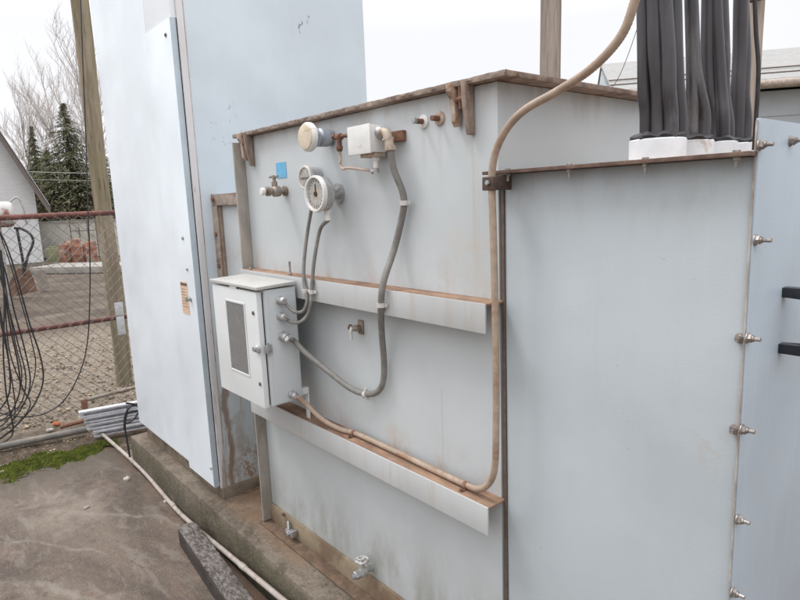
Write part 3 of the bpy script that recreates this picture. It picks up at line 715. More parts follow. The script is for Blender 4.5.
# relay box
RY = -.075
a = at(349.5, 128.5, 'y', RY); c = at(370.5, 124.5, 'y', RY); d_ = at(372, 152, 'y', RY)
RX0, RX1, RZ1, RZ0 = a.x, (c.x+d_.x)/2, (a.z+c.z)/2, d_.z
RB = thing('relay_box', ((RX0+RX1)/2, -.04, RZ0), 'small white square relay box with conduit elbow near the tank lid', 'relay box')
b = BM(); box(b, RX0, RX1, RY, -.016, RZ0, RZ1, .004); mk('case', b, m_white, RB)
b = BM(); box(b, RX0-.003, RX1+.003, RY-.008, RY-.0005, RZ0-.003, RZ1+.003, .003); mk('cover', b, m_white, RB)
b = BM(); box(b, RX0-.01, RX1+.07, -.0155, -.0005, RZ1-.05, RZ1-.02, .002); mk('mounting_bracket', b, m_rust, RB)
b = BM(); box(b, RX0+.03, RX1-.003, -.062, -.022, RZ0-.012, RZ0-.0005, .002); mk('bottom_plate', b, m_beige, RB)
b = BM(); hexn(b, (RX1-.022, -.045, RZ0-.012), (0, 0, -1), .012, .012); cyl(b, (RX1-.022, -.045, RZ0-.024), (RX1-.022, -.045, RZ0-.044), .0085, 12); mk('compression_fitting', b, m_white, RB)
zc = RZ1-.022
b = BM(); lathe(b, (RX1, -.045, zc), (1, 0, 0), [(0, .017), (.006, .019), (.012, .017), (.018, .013)], 20); mk('hub', b, m_alu, RB)
b = BM(); tube(b, [(RX1+.016, -.046, zc), (RX1+.038, -.050, zc-.004), (RX1+.050, -.052, zc-.024), (RX1+.056, -.052, zc-.050)], .0135, 14, 6); lathe(b, (RX1+.047, -.052, zc-.020), (.15, 0, -1), [(0, .0175), (.007, .0175)], 6)
hexn(b, (RX1+.0555, -.052, zc-.044), (.15, 0, -1), .017, .014)
mk('elbow', b, basic('beige_cast_elbow', (.42, .35, .28), .55, .1, .2, 50, dirt=(.25, .17, .12)), RB)
eA = Vector((RX1+.057, -.052, zc-.056))
# capillary tee and tube
pt = at(339, 137, 'y', -.04)
CT = thing('capillary_tube', (pt.x, -.04, pt.z-.1), 'thin metal capillary tube with rusty tee between cream gauge and relay box', 'pipe')
b = BM(); cyl(b, (pt.x-.028, -.04, pt.z+.003), (RX0-.001, -.04, pt.z-.003), .006, 12); hexn(b, (pt.x-.030, -.04, pt.z+.003), (1, 0, 0), .010, .010); lathe(b, (pt.x-.012, -.04, pt.z), (1, 0, 0), [(0, .011), (.024, .011)], 12); cyl(b, (pt.x, -.04, pt.z), (pt.x, -.04, pt.z-.045), .0085, 12); hexn(b, (pt.x, -.04, pt.z-.028), (0, 0, -1), .0115, .014); mk('tee_fitting', b, m_rust, CT)
q1 = at(341, 169, 'y', -.04); 
b = BM(); tube(b, [(pt.x, -.04, pt.z-.044), (pt.x+.001, -.04, pt.z-.075), (q1.x-.004, -.04, q1.z+.012), (q1.x+.012, -.041, q1.z), (q1.x+.05, -.043, q1.z), (RX1-.034, -.045, RZ0-.052)], .0042, 10, 8)
mk('tube', b, m_beige, CT)
b = BM(); hexn(b, (RX1-.040, -.045, RZ0-.052), (1, 0, 0), .0095, .012, .3); cyl(b, (RX1-.028, -.045, RZ0-.052), (RX1-.016, -.045, RZ0-.052), .008, 12); cyl(b, (RX1-.022, -.045, RZ0-.06), (RX1-.022, -.045, RZ0-.0445), .008, 12); mk('tube_nut', b, m_alu, CT)
# blue sticker on the tank
a = at(275.5, 163, 'y', -.002); c = at(286.5, 177.5, 'y', -.002)
b = BM(); box(b, a.x, c.x, -.0016, -.0004, c.z, a.z, .0003, 1); tag(mk('sticker', b, m_blue), 'small plain light blue square sticker on the tank above the valve', 'sticker')

# ------------------------------------------------------------------ CONDUITS
def band_clip(parent, u, v, y, d, r, mat=None, name='clip'):
    p = at(u, v, 'y', y); b = BM(); d = Vector(d).normalized()
    lathe(b, p-d*.007, d, [(0, r), (.014, r)], 20)
    sidev = Vector((0, 1, 0)).cross(d).normalized()
    obox(b, p-d*.006+Vector((0, .004, 0))-sidev*.022, sidev*.044, d*.012, (0, .003, 0), .0008)
    hexn(b, p-sidev*.018+Vector((0, .003, 0)), (0, -1, 0), .005, .005)
    mk(name, b, mat or m_clip, parent)
def pl(lst): return [at(u, v, 'y', y) for (u, v, y) in lst]
C1 = thing('flexible_conduit', (.8, -.05, 1.0), 'thick grey flexible conduit looping from relay box elbow down to the control box', 'conduit', 'grey flexible conduits on the tank front')
pts = [eA, *pl([(394, 170, -.045), (402, 190, -.03), (404, 204, -.024), (401, 222, -.02), (394, 250, -.03), (384, 280, -.080), (381, 303, -.088), (381.5, 330, -.05), (384, 362, -.022), (383, 382, -.02), (377, 392, -.02), (366, 394, -.024), (350, 388, -.040), (328, 371, -.07), (305, 352, -.10), (294, 341, -.118)]), g3+Vector((.012, .004, -.006)), g3]
b = BM(); tube(b, pts, .0105, 14, 8, ridges=.006); mk('hose', b, m_cond, C1)
band_clip(C1, 404, 203, -.024, (0, 0, 1), .0135); band_clip(C1, 381, 305, -.087, (0, 0, 1), .0135); band_clip(C1, 366, 394.5, -.024, (1, 0, .25), .0135)
b = BM(); hexn(b, g3+Vector((.006, .002, -.004)), (1, .1, -.5), .0165, .014); mk('hose_nut', b, m_alu, C1)
C2 = thing('flexible_conduit', (.6, -.05, 1.2), 'thin grey conduit from the larger dial gauge to the second gland down', 'conduit', 'grey flexible conduits on the tank front')
pts = [gA, *pl([(320, 230, -.05), (314, 262, -.070), (311.5, 292, -.083), (311, 302, -.088), (308, 314, -.09), (300, 322, -.115), (290, 321.5, -.135)]), g2]
b = BM(); tube(b, pts, .0068, 12, 8, ridges=.005); mk('hose', b, m_cond, C2)
band_clip(C2, 311.5, 292, -.083, (0, 0, 1), .0090)
C3 = thing('flexible_conduit', (.55, -.05, 1.2), 'thin grey conduit from the smaller hidden gauge to the topmost gland', 'conduit', 'grey flexible conduits on the tank front')
pts = [gB, *pl([(307.5, 232, -.04), (304, 262, -.068), (304, 282, -.080), (306, 292, -.084), (307, 302, -.09), (303, 311, -.10), (295, 312, -.125), (287, 305.5, -.14)]), g1]
b = BM(); tube(b, pts, .0066, 12, 8, ridges=.005); mk('hose', b, m_cond, C3)
band_clip(C3, 305.5, 291, -.084, (0, 0, 1), .0088)
C4 = thing('flexible_conduit', (1.39, -.05, .8), 'long tan flexible conduit arching over the cable box and along the lower ledge', 'conduit')
pts = [(1.93, -.07, 2.40)] + pl([(645, -40, -.07), (635, 0, -.068), (621, 36, -.066), (592, 68, -.066), (556, 92, -.066), (526, 109, -.066), (508, 127, -.066), (497, 148, -.066), (492.5, 168, -.066), (492, 190, -.066), (493.5, 240, -.066), (495, 300, -.066), (496, 370, -.066), (496, 430, -.066), (495, 465, -.060), (490, 482, -.050), (479, 489, -.042)])
end = [at(u, v, 'z', .845) for (u, v) in ((464, 484), (430, 468), (390, 449), (357, 434))]
pts += end + pl([(340, 429, -.045), (322, 419, -.068), (306, 404, -.10)]) + [g4]
b = BM(); tube(b, pts, .0092, 16, 8, ridges=.0055); mk('hose', b, m_tan, C4)
for (u, v) in ((466, 485), (354, 433)):
    p = at(u, v, 'z', .845); b = BM(); lathe(b, (p.x-.006, p.y, p.z-.001), (1, 0, 0), [(0, .0112), (.012, .0112)], 18); box(b, p.x-.006, p.x+.006, p.y-.025, p.y+.018, .8335, .8362, .0005, 1); hexn(b, (p.x, p.y-.020, .8362), (0, 0, 1), .005, .005); mk('strap', b, m_rust, C4)
p = at(491.5, 181, 'y', -.066)
b = BM(); box(b, p.x-.020, p.x+.016, -.078, -.046, p.z-.022, p.z+.010, .003); box(b, p.x-.004, p.x+.014, -.0455, -.0075, p.z-.022, p.z+.014, .002); w = mk('clamp_bracket', b, basic('dark_rusty_clamp', (.085, .055, .045), .7, .1, .3, 60), C4)
bolt(w, (p.x, -.078, p.z-.004), (0, -1, 0), .006, .007, m_galv)

# ------------------------------------------------------------------ BLACK CABLES
CBLS = [ # bottom u, mid u, top u, y(depth), radius
 (647, 645.5, 644, .060, .0148), (659, 657, 654.5, .048, .0148), (671, 668.5, 665, .050, .0140), (679.5, 676.5, 674.5, .085, .0138), (665, 664, 663, .115, .0148),
 (692, 691.5, 691, .185, .0128), (703, 695, 692, .200, .0125), (697, 693.5, 691.5, .235, .0120),
 (714, 707.5, 708.7, .300, .0150), (723, 716, 715, .305, .0150), (727, 722, 720.8, .345, .0155),
 (737, 738.5, 741, .425, .0160), (745, 744, 743, .440, .0130), (741, 741, 741, .470, .0130)]
ordn = ['first', 'second', 'third', 'fourth', 'fifth', 'sixth', 'seventh', 'eighth', 'ninth', 'tenth', 'eleventh', 'twelfth', 'thirteenth', 'fourteenth']
order = sorted(range(len(CBLS)), key=lambda i: CBLS[i][0])
where = lambda i: ('nearest largest collar' if i < 5 else 'second collar' if i < 8 else 'third collar' if i < 11 else 'farthest collar')
for i, (ub, um, ut, y, r) in enumerate(CBLS):
    y = y+.005; b = BM()
    pb = at(ub, 140, 'y', y); pb.z = 1.748
    p1 = at(ub, 118, 'y', y); p2 = at((ub+um)/2, 90, 'y', y); p3 = at(um, 55, 'y', y); p4 = at(ut, 0, 'y', y); p5 = p4+(p4-p3)*1.0; p6 = p5 + Vector((.01, .05, .35))
    mids = [pb, p1, p2, p3, p4]
    for q_ in range(1, 4): mids[q_] = mids[q_] + Vector((random.uniform(-.0022, .0022), random.uniform(-.006, .006), random.uniform(-.01, .01)))
    tube(b, mids + [p5, p6], r*1.03, 16, 6)
    rk = order.index(i)
    tag(mk('power_cable', b, m_cable), 'thick black cable rising from the %s, %s from the left at its foot' % (where(i), ordn[rk]), 'cable', 'thick black cables rising from the white collars')
# thin black cable at the right of the bundle
b = BM(); tube(b, [at(754, 150, 'y', .30), at(756, 120, 'y', .30), at(758.5, 70, 'y', .30), at(756, 30, 'y', .30), at(754, -30, 'y', .30), at(753, -80, 'y', .30)], .0045, 10, 8)
tag(mk('signal_cable', b, m_black), 'thin black cable hanging just right of the thick cable bundle', 'cable')

# ------------------------------------------------------------------ PIPES, TIMBER AND BARS ON THE GROUND
PG = thing('thin_ground_pipe', (-1, -.2, .015), 'thin pale grey pipe lying along the foot of the concrete plinth', 'pipe')
m_pipe = basic('dirty_pvc', (.36, .31, .28), .6, 0, .15, 20, dirt=(.22, .17, .13), dirt_amt=.4)
pp = [at(100, 432, 'z', .05), at(140, 468, 'z', .03), at(180, 513, 'z', .02)]
q = at(283, 600, 'y', -.200); q0 = at(235, 560, 'y', -.196)
pp += [q0, q, q + (q-q0)*2.5]
b = BM(); tube(b, pp, .0115, 14, 8); mk('pipe', b, m_pipe, PG)
for (a, c, t) in ((pp[1], pp[2], .85), (pp[3], pp[4], .2)):
    m_ = Vector(a).lerp(Vector(c), t); d = (Vector(c)-Vector(a)).normalized(); b = BM(); lathe(b, m_-d*.03, d, [(0, .0128), (.002, .0138), (.048, .0138), (.05, .0128)], 16); mk('coupling', b, m_pipe, PG)
# weathered timber
def m_timber():
    n = NT('weathered_timber'); a = n.noise(9, 7, .75, (.5, 3, 2), .4); b_ = n.noise(45, 7, .8, (.7, 1.5, 1))
    col = n.mix(n.rng(a, .3, .7), (.075, .062, .054), (.155, .135, .118))
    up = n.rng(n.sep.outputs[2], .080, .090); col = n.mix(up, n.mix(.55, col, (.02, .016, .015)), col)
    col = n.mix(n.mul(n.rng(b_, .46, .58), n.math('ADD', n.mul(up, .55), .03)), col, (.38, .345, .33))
    col = n.mix(n.mul(n.rng(b_, .44, .36), .5), col, (.04, .033, .028))
    return n.done(col, .9, 0, n.math('ADD', a, b_), .9, .012, .2)
TZ = .095
c1 = at(177.5, 527, 'z', TZ); c2 = at(197, 522, 'z', TZ); c3 = at(256, 600, 'z', TZ); c4 = at(226, 600, 'z', TZ)
dirx = ((c3-c2)+(c4-c1)); dirx.z = 0; dirx.normalize(); wv = c2-c1; wv.z = 0; wv = wv - dirx*wv.dot(dirx)
b = BM(); o = Vector((c1.x, c1.y, 0))
NX = 60; prof = []
L = 1.5
secs = []
for i in range(NX+1):
    t = L*i/NX; s = []
    for (a_, z) in ((0, .002), (0, TZ*.5), (.02, TZ*.93), (.12, TZ), (.4, TZ+.002), (.7, TZ-.001), (.93, TZ), (1, TZ*.9), (1, TZ*.4), (1, .002)):
        s.append(b.verts.new(o + dirx*(t + random.uniform(-.002, .002)) + wv*(a_+random.uniform(-.02, .02)) + Vector((0, 0, z + random.uniform(-.003, .003)*(z > .01)))))
    secs.append(s)
for s, t in zip(secs, secs[1:]):
    for k in range(len(s)): k2 = (k+1) % len(s); b.faces.new((s[k], s[k2], t[k2], t[k]))
b.faces.new(secs[0][::-1]); b.faces.new(secs[-1])
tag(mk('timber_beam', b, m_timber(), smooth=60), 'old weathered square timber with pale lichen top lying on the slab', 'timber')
# thick ground pipe under the fence
b = BM(); pp = [at(-40, 458, 'z', .045), at(0, 447, 'z', .045), at(40, 438.5, 'z', .045), at(88, 429, 'z', .045)]
pp = [pp[0] + (pp[0]-pp[1])*4] + pp
tube(b, pp, .024, 16, 6); tag(mk('ground_pipe', b, basic('dark_grey_pipe', (.15, .14, .125), .6, 0, .2, 14, dirt=(.24, .2, .16), dirt_amt=.4)), 'thick dark grey pipe lying on the soil above the moss band', 'pipe')
b = BM(); tube(b, [at(60, 427, 'z', .05), at(86, 420, 'z', .055)], .016, 10, 3); tag(mk('short_pipe', b, m_rust), 'short rusty orange pipe end between brick and silver bars', 'pipe')
# galvanised bars
def ubar(p, d, L, w, h, label):
    d = Vector(d).normalized(); s = Vector((0, 0, 1)).cross(d).normalized()*-1   # s points to +x side
    p = Vector(p); b = BM(); t = .004; up = Vector((0, 0, 1))
    obox(b, p, s*t, d*L, up*h); obox(b, p+s*(t+.0002), s*(w-t), d*L, up*t); obox(b, p+s*(t+.0002)+up*(h-t), s*(w-t), d*L, up*t)
    obox(b, p+s*(w-t)+up*(t+.0002), s*t, d*L, up*(h*.16)); obox(b, p+s*(w-t)+up*(h-t-.0002-h*.16), s*t, d*L, up*(h*.16))
    tag(mk('channel_bar', b, basic('bright_galvanised', (.62, .62, .65), .42, .35, .12, 30, dirt=(.35, .33, .31), dirt_amt=.3)), label, 'metal bar', 'galvanised channel bars stacked beside the plinth')
bars = [((80, 412), .235, 'topmost and farthest bright channel bar of the stack beside the plinth'),
        ((85, 417.5), .19, 'second bright channel bar from the top of the stack'),
        ((88, 424), .14, 'third bright channel bar down in the stack'),
        ((95, 431), .085, 'lowest and nearest bright channel bar of the stack')]
for i, ((u, v), z, lab) in enumerate(bars):
    p = at(u, v, 'z', z); e = at(u+58, v-10.5, 'z', z)
    ubar(p-Vector((.05, 0, .045)), (e-p), (e-p).length + .35, .055, .042, lab)
b = BM(); p = at(95, 436, 'z', .0); box(b, p.x-.25, p.x+.08, p.y+.25, p.y+.33, 0, .045, .003)
tag(mk('wood_block', b, m_timber()), 'flat wood block under the stack of bright channel bars', 'wood block')
# stub rail behind the bars with rusty leg
SR = thing('stub_rail', at(83, 415, 'x', -2.75), 'short dull metal rail on rusty leg behind the silver bars', 'rail')
a = at(81, 401, 'x', -2.75); c = at(140, 386, 'x', -2.75)
b = BM(); tube(b, [a, c, c+(c-a)*.6], .016, 12, 2); mk('rail', b, basic('lichen_grey_pipe', (.28, .25, .21), .7, 0, .2, 30, dirt=(.2, .12, .08)), SR)
b = BM(); box(b, a.x-.02, a.x+.02, a.y, a.y+.04, -.01, a.z+.01, .003); mk('leg', b, m_rust, SR)
# black strap around the bars
b = BM()
for (dx, lst) in ((0, [(126, 403), (136, 405), (139, 410), (130, 412), (125, 418), (124, 430)]), (1, [(124, 419), (128, 409), (138, 404), (140, 409), (133, 420), (124, 424)]), (2, [(128, 408), (125, 425), (127, 440), (130, 458)])):
    tube(b, [at(u, v, 'x', -1.64) for u, v in lst], .006, 8, 6)
tag(mk('strap', b, m_black), 'tangled black cable tied round the ends of the silver bars', 'strap')

# ------------------------------------------------------------------ FENCE
FX = -2.9
r1 = at(60, 215.5, 'x', FX).z; r2 = at(60, 326, 'x', FX).z
FN = thing('chain_link_fence', (FX, -1, 0), 'chain link fence with two rusty red rails left of the cabinet', 'fence')
b = BM(); tube(b, [(FX, -4.2, r1-.03), (FX, -.6, r1), (FX, .25, r1+.005), (FX, 2.6, r1+.01)], .021, 14, 4); mk('rail', b, m_railrust, FN)
b = BM(); tube(b, [(FX, -4.2, r2), (FX, 2.6, r2)], .019, 14, 1); mk('rail', b, m_railrust, FN)
for y in (-2.6, 2.5):
    b = BM(); cyl(b, (FX-.055, y, -.05), (FX-.055, y, r1+.05), .026, 14); mk('post', b, m_galvdull, FN)
b = BM(); top = r1+.03; bot = .02; s = .078
import itertools
def wire(b, p, q, r=.0022):
    d = (q-p); u, w, _ = frame_of(d)
    A = [b.verts.new(p + u*r*math.cos(k*2.094) + w*r*math.sin(k*2.094)) for k in range(3)]; Bq = [b.verts.new(q + u*r*math.cos(k*2.094) + w*r*math.sin(k*2.094)) for k in range(3)]
    for k in range(3): b.faces.new((A[k], A[(k+1) % 3], Bq[(k+1) % 3], Bq[k]))
y = -4.2
nz = int((top-bot)/(s*.5))
while y < 2.6:                       # each wire zigzags upward, hooked into its neighbour
    for k in range(nz):
        z0 = bot+k*s*.5; ya = y if k % 2 == 0 else y+s*.5; yb = y+s*.5 if k % 2 == 0 else y
        e = .002
        wire(b, Vector((FX+.024, ya, z0)), Vector((FX+.026, yb, z0+s*.5)))
        wire(b, Vector((FX+.026, 2*(y+s*.5)-ya, z0)), Vector((FX+.024, 2*(y+s*.5)-yb, z0+s*.5)))
    y += s
mk('wire_mesh', b, m_wire, FN)
b = BM()
for (u0, v0, u1, v1) in ((114, 303, 124, 315), (116, 317, 126, 334)):
    a = at(u0, v0, 'x', FX+.03); c = at(u1, v1, 'x', FX+.03); box(b, FX+.028, FX+.034, a.y, c.y, c.z, a.z, .002)
mk('clamp_plate', b, basic('bright_zinc_plate', (.60, .61, .62), .4, .3, .15, 30), FN)
# hanging black cables on the fence
XC = FX+.05
strands = [
 ([(-6, 222), (5, 243), (15, 275), (27, 322), (37, 355), (40, 380), (33, 402), (20, 420), (4, 436), (-14, 445)], .008, 'outermost'),
 ([(-8, 236), (4, 268), (13, 310), (23, 350), (28, 383), (20, 408), (5, 428), (-10, 436)], .007, 'second'),
 ([(-3, 240), (3, 285), (10, 330), (17, 366), (18, 392), (8, 415), (-8, 424)], .0075, 'third'),
 ([(1, 250), (7, 300), (14, 342), (20, 372), (17, 396), (7, 420), (-6, 430)], .006, 'fourth'),
 ([(-6, 280), (2, 322), (8, 360), (9, 390), (1, 408), (-12, 416)], .008, 'fifth'),
 ([(-2, 228), (9, 262), (19, 300), (29, 340), (33, 368), (25, 398), (10, 416), (-6, 424)], .0055, 'thin one just inside the outermost'),
 ([(3, 262), (5, 310), (9, 352), (21, 388), (28, 405), (16, 424), (-2, 440)], .006, 'one crossing the others near the bottom'),
 ([(-5, 256), (6, 300), (17, 345), (24, 378), (19, 404), (4, 414), (-10, 420)], .0065, 'sagging middle one'),
 ([(-3, 232), (1, 262), (4, 305), (3, 350), (6, 395), (12, 432), (-2, 446)], .0075, 'straightest and leftmost one'),
 ([(-4, 300), (5, 345), (11, 380), (14, 410), (9, 425), (-6, 432)], .006, 'innermost')]
for i, (lst, r, nm) in enumerate(strands):
    b = BM(); tube(b, [at(u*1.08, v, 'x', XC+.018*i) for u, v in lst], r*.72, 8, 8)
    tag(mk('hanging_cable', b, m_black), 'black cable loop on the fence, %s of the coil' % nm, 'cable', 'black cable loops hung on the fence')
b = BM(); tube(b, [at(u, v, 'x', XC) for u, v in ((79, -60), (82, 40), (86, 140), (88, 212), (90, 260), (89.5, 310), (87, 345), (80, 372), (66, 398), (48, 412), (25, 417), (0, 413), (-20, 405))], .0048, 8, 8)
tag(mk('drop_cable', b, m_black), 'single thin black cable dropping down the fence in front of the pole', 'cable')

# ------------------------------------------------------------------ POLES
def m_pole():
    n = NT('greenish_pole_wood'); a = n.noise(14, 7, .7, (1, 1, .08)); b_ = n.noise(3.5, 6, .7, (1, 1, .4))
    col = n.mix(n.rng(a, .32, .68), (.165, .130, .088), (.35, .29, .215))
    col = n.mix(n.mul(n.rng(b_, .42, .64), .45), col, (.20, .19, .105))
    col = n.mix(n.mul(n.rng(n.noise(60, 3, .6, (1, 1, .05)), .6, .66), .6), col, (.06, .045, .03))
    return n.done(col, .9, 0, a, .7, .01, .2)
MP = m_pole()
MP2 = basic('brown_pole_wood', (.29, .24, .205), .9, 0, .35, 12, stretch=(1, 1, .08))
def pole(p, r, h, label, r1=None, mat=None):
    b = BM(); N = 28; P = [Vector((p[0]+.012*math.sin(k*.9), p[1]+.008*math.sin(k*1.3), -.1+k*h/14)) for k in range(15)]
    tube(b, P, r, N, 1, taper=r1 or r*.86)
    tag(mk('utility_pole', b, mat or MP), label, 'pole', 'wooden utility poles')
pb = at(124.5, 383, 'z', 0)
pole((pb.x, pb.y), .074, 7.5, 'thick greenish wooden utility pole behind the chain link fence', .071)
pp = at(551, 40, 'y', 5.2); pole((pp.x, pp.y), .128, 9, 'brown wooden utility pole rising beyond the tank lid', .115, MP2)
pp = at(755.5, 30, 'y', 6.0); pole((pp.x, pp.y), .085, 9, 'pale wooden pole just right of the thick black cables', .075, basic('tan_pole_wood', (.36, .30, .25), .9, 0, .25, 12, stretch=(1, 1, .08)))
p = at(772, 2, 'y', 3.0); b = BM(); obox(b, p+Vector((-.08, 0, 0)), (.14, 0, 0), (0, .2, 0), (0, 0, .35), .01); 
q = at(757, -40, 'y', 6.0)
b2 = BM(); 
b.free(); b2.free()
pz = at(773, -2, 'y', 5.9)
b = BM(); obox(b, (pp.x-.02, 5.80, pz.z), (pz.x-pp.x+.12, 0, 0), (0, .09, 0), (0, 0, .11), .008); 
tag(mk('cross_arm', b, basic('dark_crossarm', (.09, .075, .07), .8)), 'dark wooden cross arm on the pale pole at top right', 'cross arm')

# ------------------------------------------------------------------ BUILDING AT RIGHT
A = at(612, 94, 'z', 3.4); E_ = at(800, 80, 'z', 3.4)
d = (E_-A); d.z = 0; LEN = d.length; d.normalize(); nn = Vector((-d.y, d.x, 0))
if nn.dot(A-CAM) < 0: nn = -nn
BG = thing('shed_building', A+d*3, 'long grey building with grey shingle roof and brown gutter behind the cable box', 'building')
Z = Vector((0, 0, 1)); LL = LEN+7
rp = A + nn*2.6; rz = on_plane(800, 50, rp, nn).z
def m_shingle():
    n = NT('grey_shingles'); w = n.t.nodes.new('ShaderNodeTexBrick'); w.inputs['Scale'].default_value = 5
    n.lk(n.geo.outputs['Position'], w.inputs[0]); w.inputs['Color1'].default_value = (.28, .28, .28, 1); w.inputs['Color2'].default_value = (.38, .38, .375, 1); w.inputs['Mortar'].default_value = (.16, .16, .16, 1)
    col = n.mix(n.rng(n.noise(5, 5, .7), .3, .7), w.outputs[0], (.30, .29, .27)); return n.done(col, .9, 0, n.noise(40), .4)
m_bwall = paint('building_wall_paint', (.46, .50, .53), streak=.05)
b = BM(); obox(b, A+nn*.35-Z*3.4, d*LL, nn*5, Z*3.30); mk('wall', b, m_bwall, BG)
b = BM(); obox(b, A, d*LL, nn*2.6+Z*(rz-3.4), Z*.06); obox(b, A+nn*5.2, d*LL, -nn*2.599+Z*(rz-3.4), Z*.06); RF = mk('roof', b, m_shingle(), BG)
b = BM(); obox(b, A-nn*.02-Z*.02-d*.01, d*LL, nn*.10, Z*.078); mk('roof_edge', b, basic('pale_drip_edge', (.45, .45, .44), .6), RF)
b = BM(); prism(b, [A+nn*.35-Z*.1+d*.02, A+nn*5.0-Z*.1+d*.02, rp+Z*(rz-3.4-.08)+d*.02], d*.1); mk('gable', b, m_bwall, BG); b = BM(); prism(b, [A+nn*.35-Z*.1+d*(LL-.2), A+nn*5.0-Z*.1+d*(LL-.2), rp+Z*(rz-3.4-.08)+d*(LL-.2)], d*.1); mk('gable', b, m_bwall, BG)
b = BM(); g0 = on_plane(750, 90, A-nn*.08, nn); g1_ = on_plane(800, 77, A-nn*.08, nn); gd = (g1_-g0); gd.normalize(); gz = (g0.z+g1_.z)/2
tube(b, [Vector((A.x, A.y, gz))-nn*.08, Vector((A.x, A.y, gz))-nn*.08+d*LL], .075, 14, 1); mk('gutter', b, basic('brown_gutter', (.36, .29, .24), .6, dirt=(.25, .2, .16)), BG)
for k in range(2):
    b = BM(); tube(b, [A+nn*(.4+.3*k)+Z*(.10+.12*k*(rz-3.4)/2.6*3+ .12), A+nn*(.4+.3*k)+Z*(.22+.12*k*(rz-3.4)/2.6*3)+d*LL], .014, 8, 1); mk('roof_wire', b, m_darkbolt, BG)
# siding lines
b = BM()
for k in range(9): obox(b, A+nn*.345-Z*(.55+.32*k), d*LL, nn*.004, Z*.012)
mk('siding_seams', b, basic('seam_grey', (.25, .27, .28), .7), BG)

# ------------------------------------------------------------------ BACKGROUND LEFT
# gable house
cb = at(44, 262, 'z', 0); vd = (cb-CAM); vd.z = 0; vd.normalize(); wr = Vector((-vd.y, vd.x, 0))
if wr.dot(ray(500, 262)-ray(40, 262)) < 0: wr = -wr
H = thing('gable_house', cb-wr*3, 'white gable ended house with brown roof edge beyond the fence', 'house')
pA = on_plane(0, 133, cb, vd); pB = on_plane(50, 208, cb, vd)
sl = (pA.z-pB.z)/((pB-pA).dot(wr)); W2 = 5.0
ez = pB.z; corner = cb.copy(); off = (pB-cb).dot(wr)
apex = cb-wr*W2; az = ez+sl*(W2+off)
left = cb-wr*(2*W2)
cz = ez+sl*off
m_house = basic('white_house_siding', (.62, .62, .62), .7, 0, .06, 3, dirt=(.42, .42, .42), dirt_amt=.2, stretch=(1, 1, 6))
b = BM(); prism(b, [cb, Vector((cb.x, cb.y, cz-.15)), Vector((apex.x, apex.y, az-.15)), Vector((left.x, left.y, cz-.15)), left], vd*9); mk('wall', b, m_house, H)
m_roof = basic('brown_roof', (.115, .095, .09), .85, 0, .25, 6)
b = BM()
for s_ in (1, -1):
    e = (apex + wr*s_*(W2+off)); e.z = ez; a = Vector((apex.x, apex.y, az))
    obox(b, e-vd*.5, a-e, vd*10, Z*.05-Z*.0)
RF = mk('roof', b, m_roof, H)
b = BM()
for s_ in (1, -1):
    e = (apex + wr*s_*(W2+off)); e.z = ez; a = Vector((apex.x, apex.y, az))
    obox(b, e-vd*.52-Z*.30, a-e, vd*.10, Z*.30)
mk('bargeboard', b, basic('brown_bargeboard', (.16, .13, .12), .7), RF)
b = BM(); e = (apex + wr*(W2+off)); e.z = ez; a = Vector((apex.x, apex.y, az)); obox(b, e-vd*.56+Z*.05, a-e, vd*.12, Z*.04); mk('drip_edge', b, basic('pale_drip_edge', (.55, .55, .55), .6), RF)
# low white wall
a = at(45, 258, 'z', 0); c = at(104, 256, 'z', 0); dd = (c-a); b = BM(); nrm = Vector((-dd.y, dd.x, 0)).normalized()
if nrm.dot(a-CAM) < 0: nrm = -nrm
b = BM(); obox(b, a-dd*.3, dd*2.2, nrm*.25, Z*1.25); LW = thing('low_wall', a, 'low cream block wall beyond the yard behind the rusty drums', 'wall')
mk('wall_blocks', b, basic('cream_block', (.56, .54, .48), .8, 0, .08, 4, dirt=(.40, .38, .32), dirt_amt=.4), LW)
b = BM(); obox(b, a-dd*.3-nrm*.03+Z*1.251, dd*2.2, nrm*.31, Z*.07); mk('coping', b, basic('grey_coping', (.36, .34, .30), .8), LW)
# tiny white house
p = at(91, 222, 'z', 0); p = CAM + (at(91, 215, 'z', 0)-CAM).normalized()*38; p.z = 0; b = BM()
obox(b, p-wr*.5, wr*1.6, vd*2.0, Z*1.95); SH = thing('small_shed', p, 'tiny white shed beyond the low wall next to the pole', 'shed'); mk('wall', b, m_house, SH)
b = BM(); q = p-wr*.6+Z*1.95; obox(b, q-vd*.1, wr*1.8+Z*.8, vd*2.2, Z*.10); mk('roof', b, basic('white_roof', (.7, .7, .72), .6), SH)
# long concrete kerb in the yard
a = at(30, 274, 'z', 0); c = at(104, 273, 'z', 0); dd = c-a; nrm = Vector((-dd.y, dd.x, 0)).normalized()
if nrm.dot(a-CAM) < 0: nrm = -nrm
b = BM(); obox(b, a, dd*1.5, nrm*1.2, Z*.18, .02); tag(mk('yard_kerb', b, basic('grey_yard_concrete', (.30, .28, .25), .9, 0, .15, 3)), kind='structure')
m_r1 = basic('orange_rusty_drum', (.27, .13, .085), .85, 0, .5, 7, dirt=(.40, .33, .27), dirt_amt=.5)
for i, u in enumerate((65.5, 72, 79, 86, 93)):
    p = at(u, 263-(i % 2), 'z', 0.12); h = .56+.08*(i % 3); b = BM()
    lathe(b, p, (0, 0, 1), [(0, .14), (.02, .15), (h*.33, .15), (h*.34, .158), (h*.36, .15), (h*.66, .15), (h*.67, .158), (h*.69, .15), (h-.02, .15), (h, .14)], 16)
    tag(mk('rusty_drum', b, m_r1), ('leftmost of the five', 'second from left of the five', 'middle one of the five', 'fourth from left of the five', 'rightmost of the five')[i] + ' small rusty orange drums before the cream wall', 'drum', 'rusty orange drums beyond the fence')
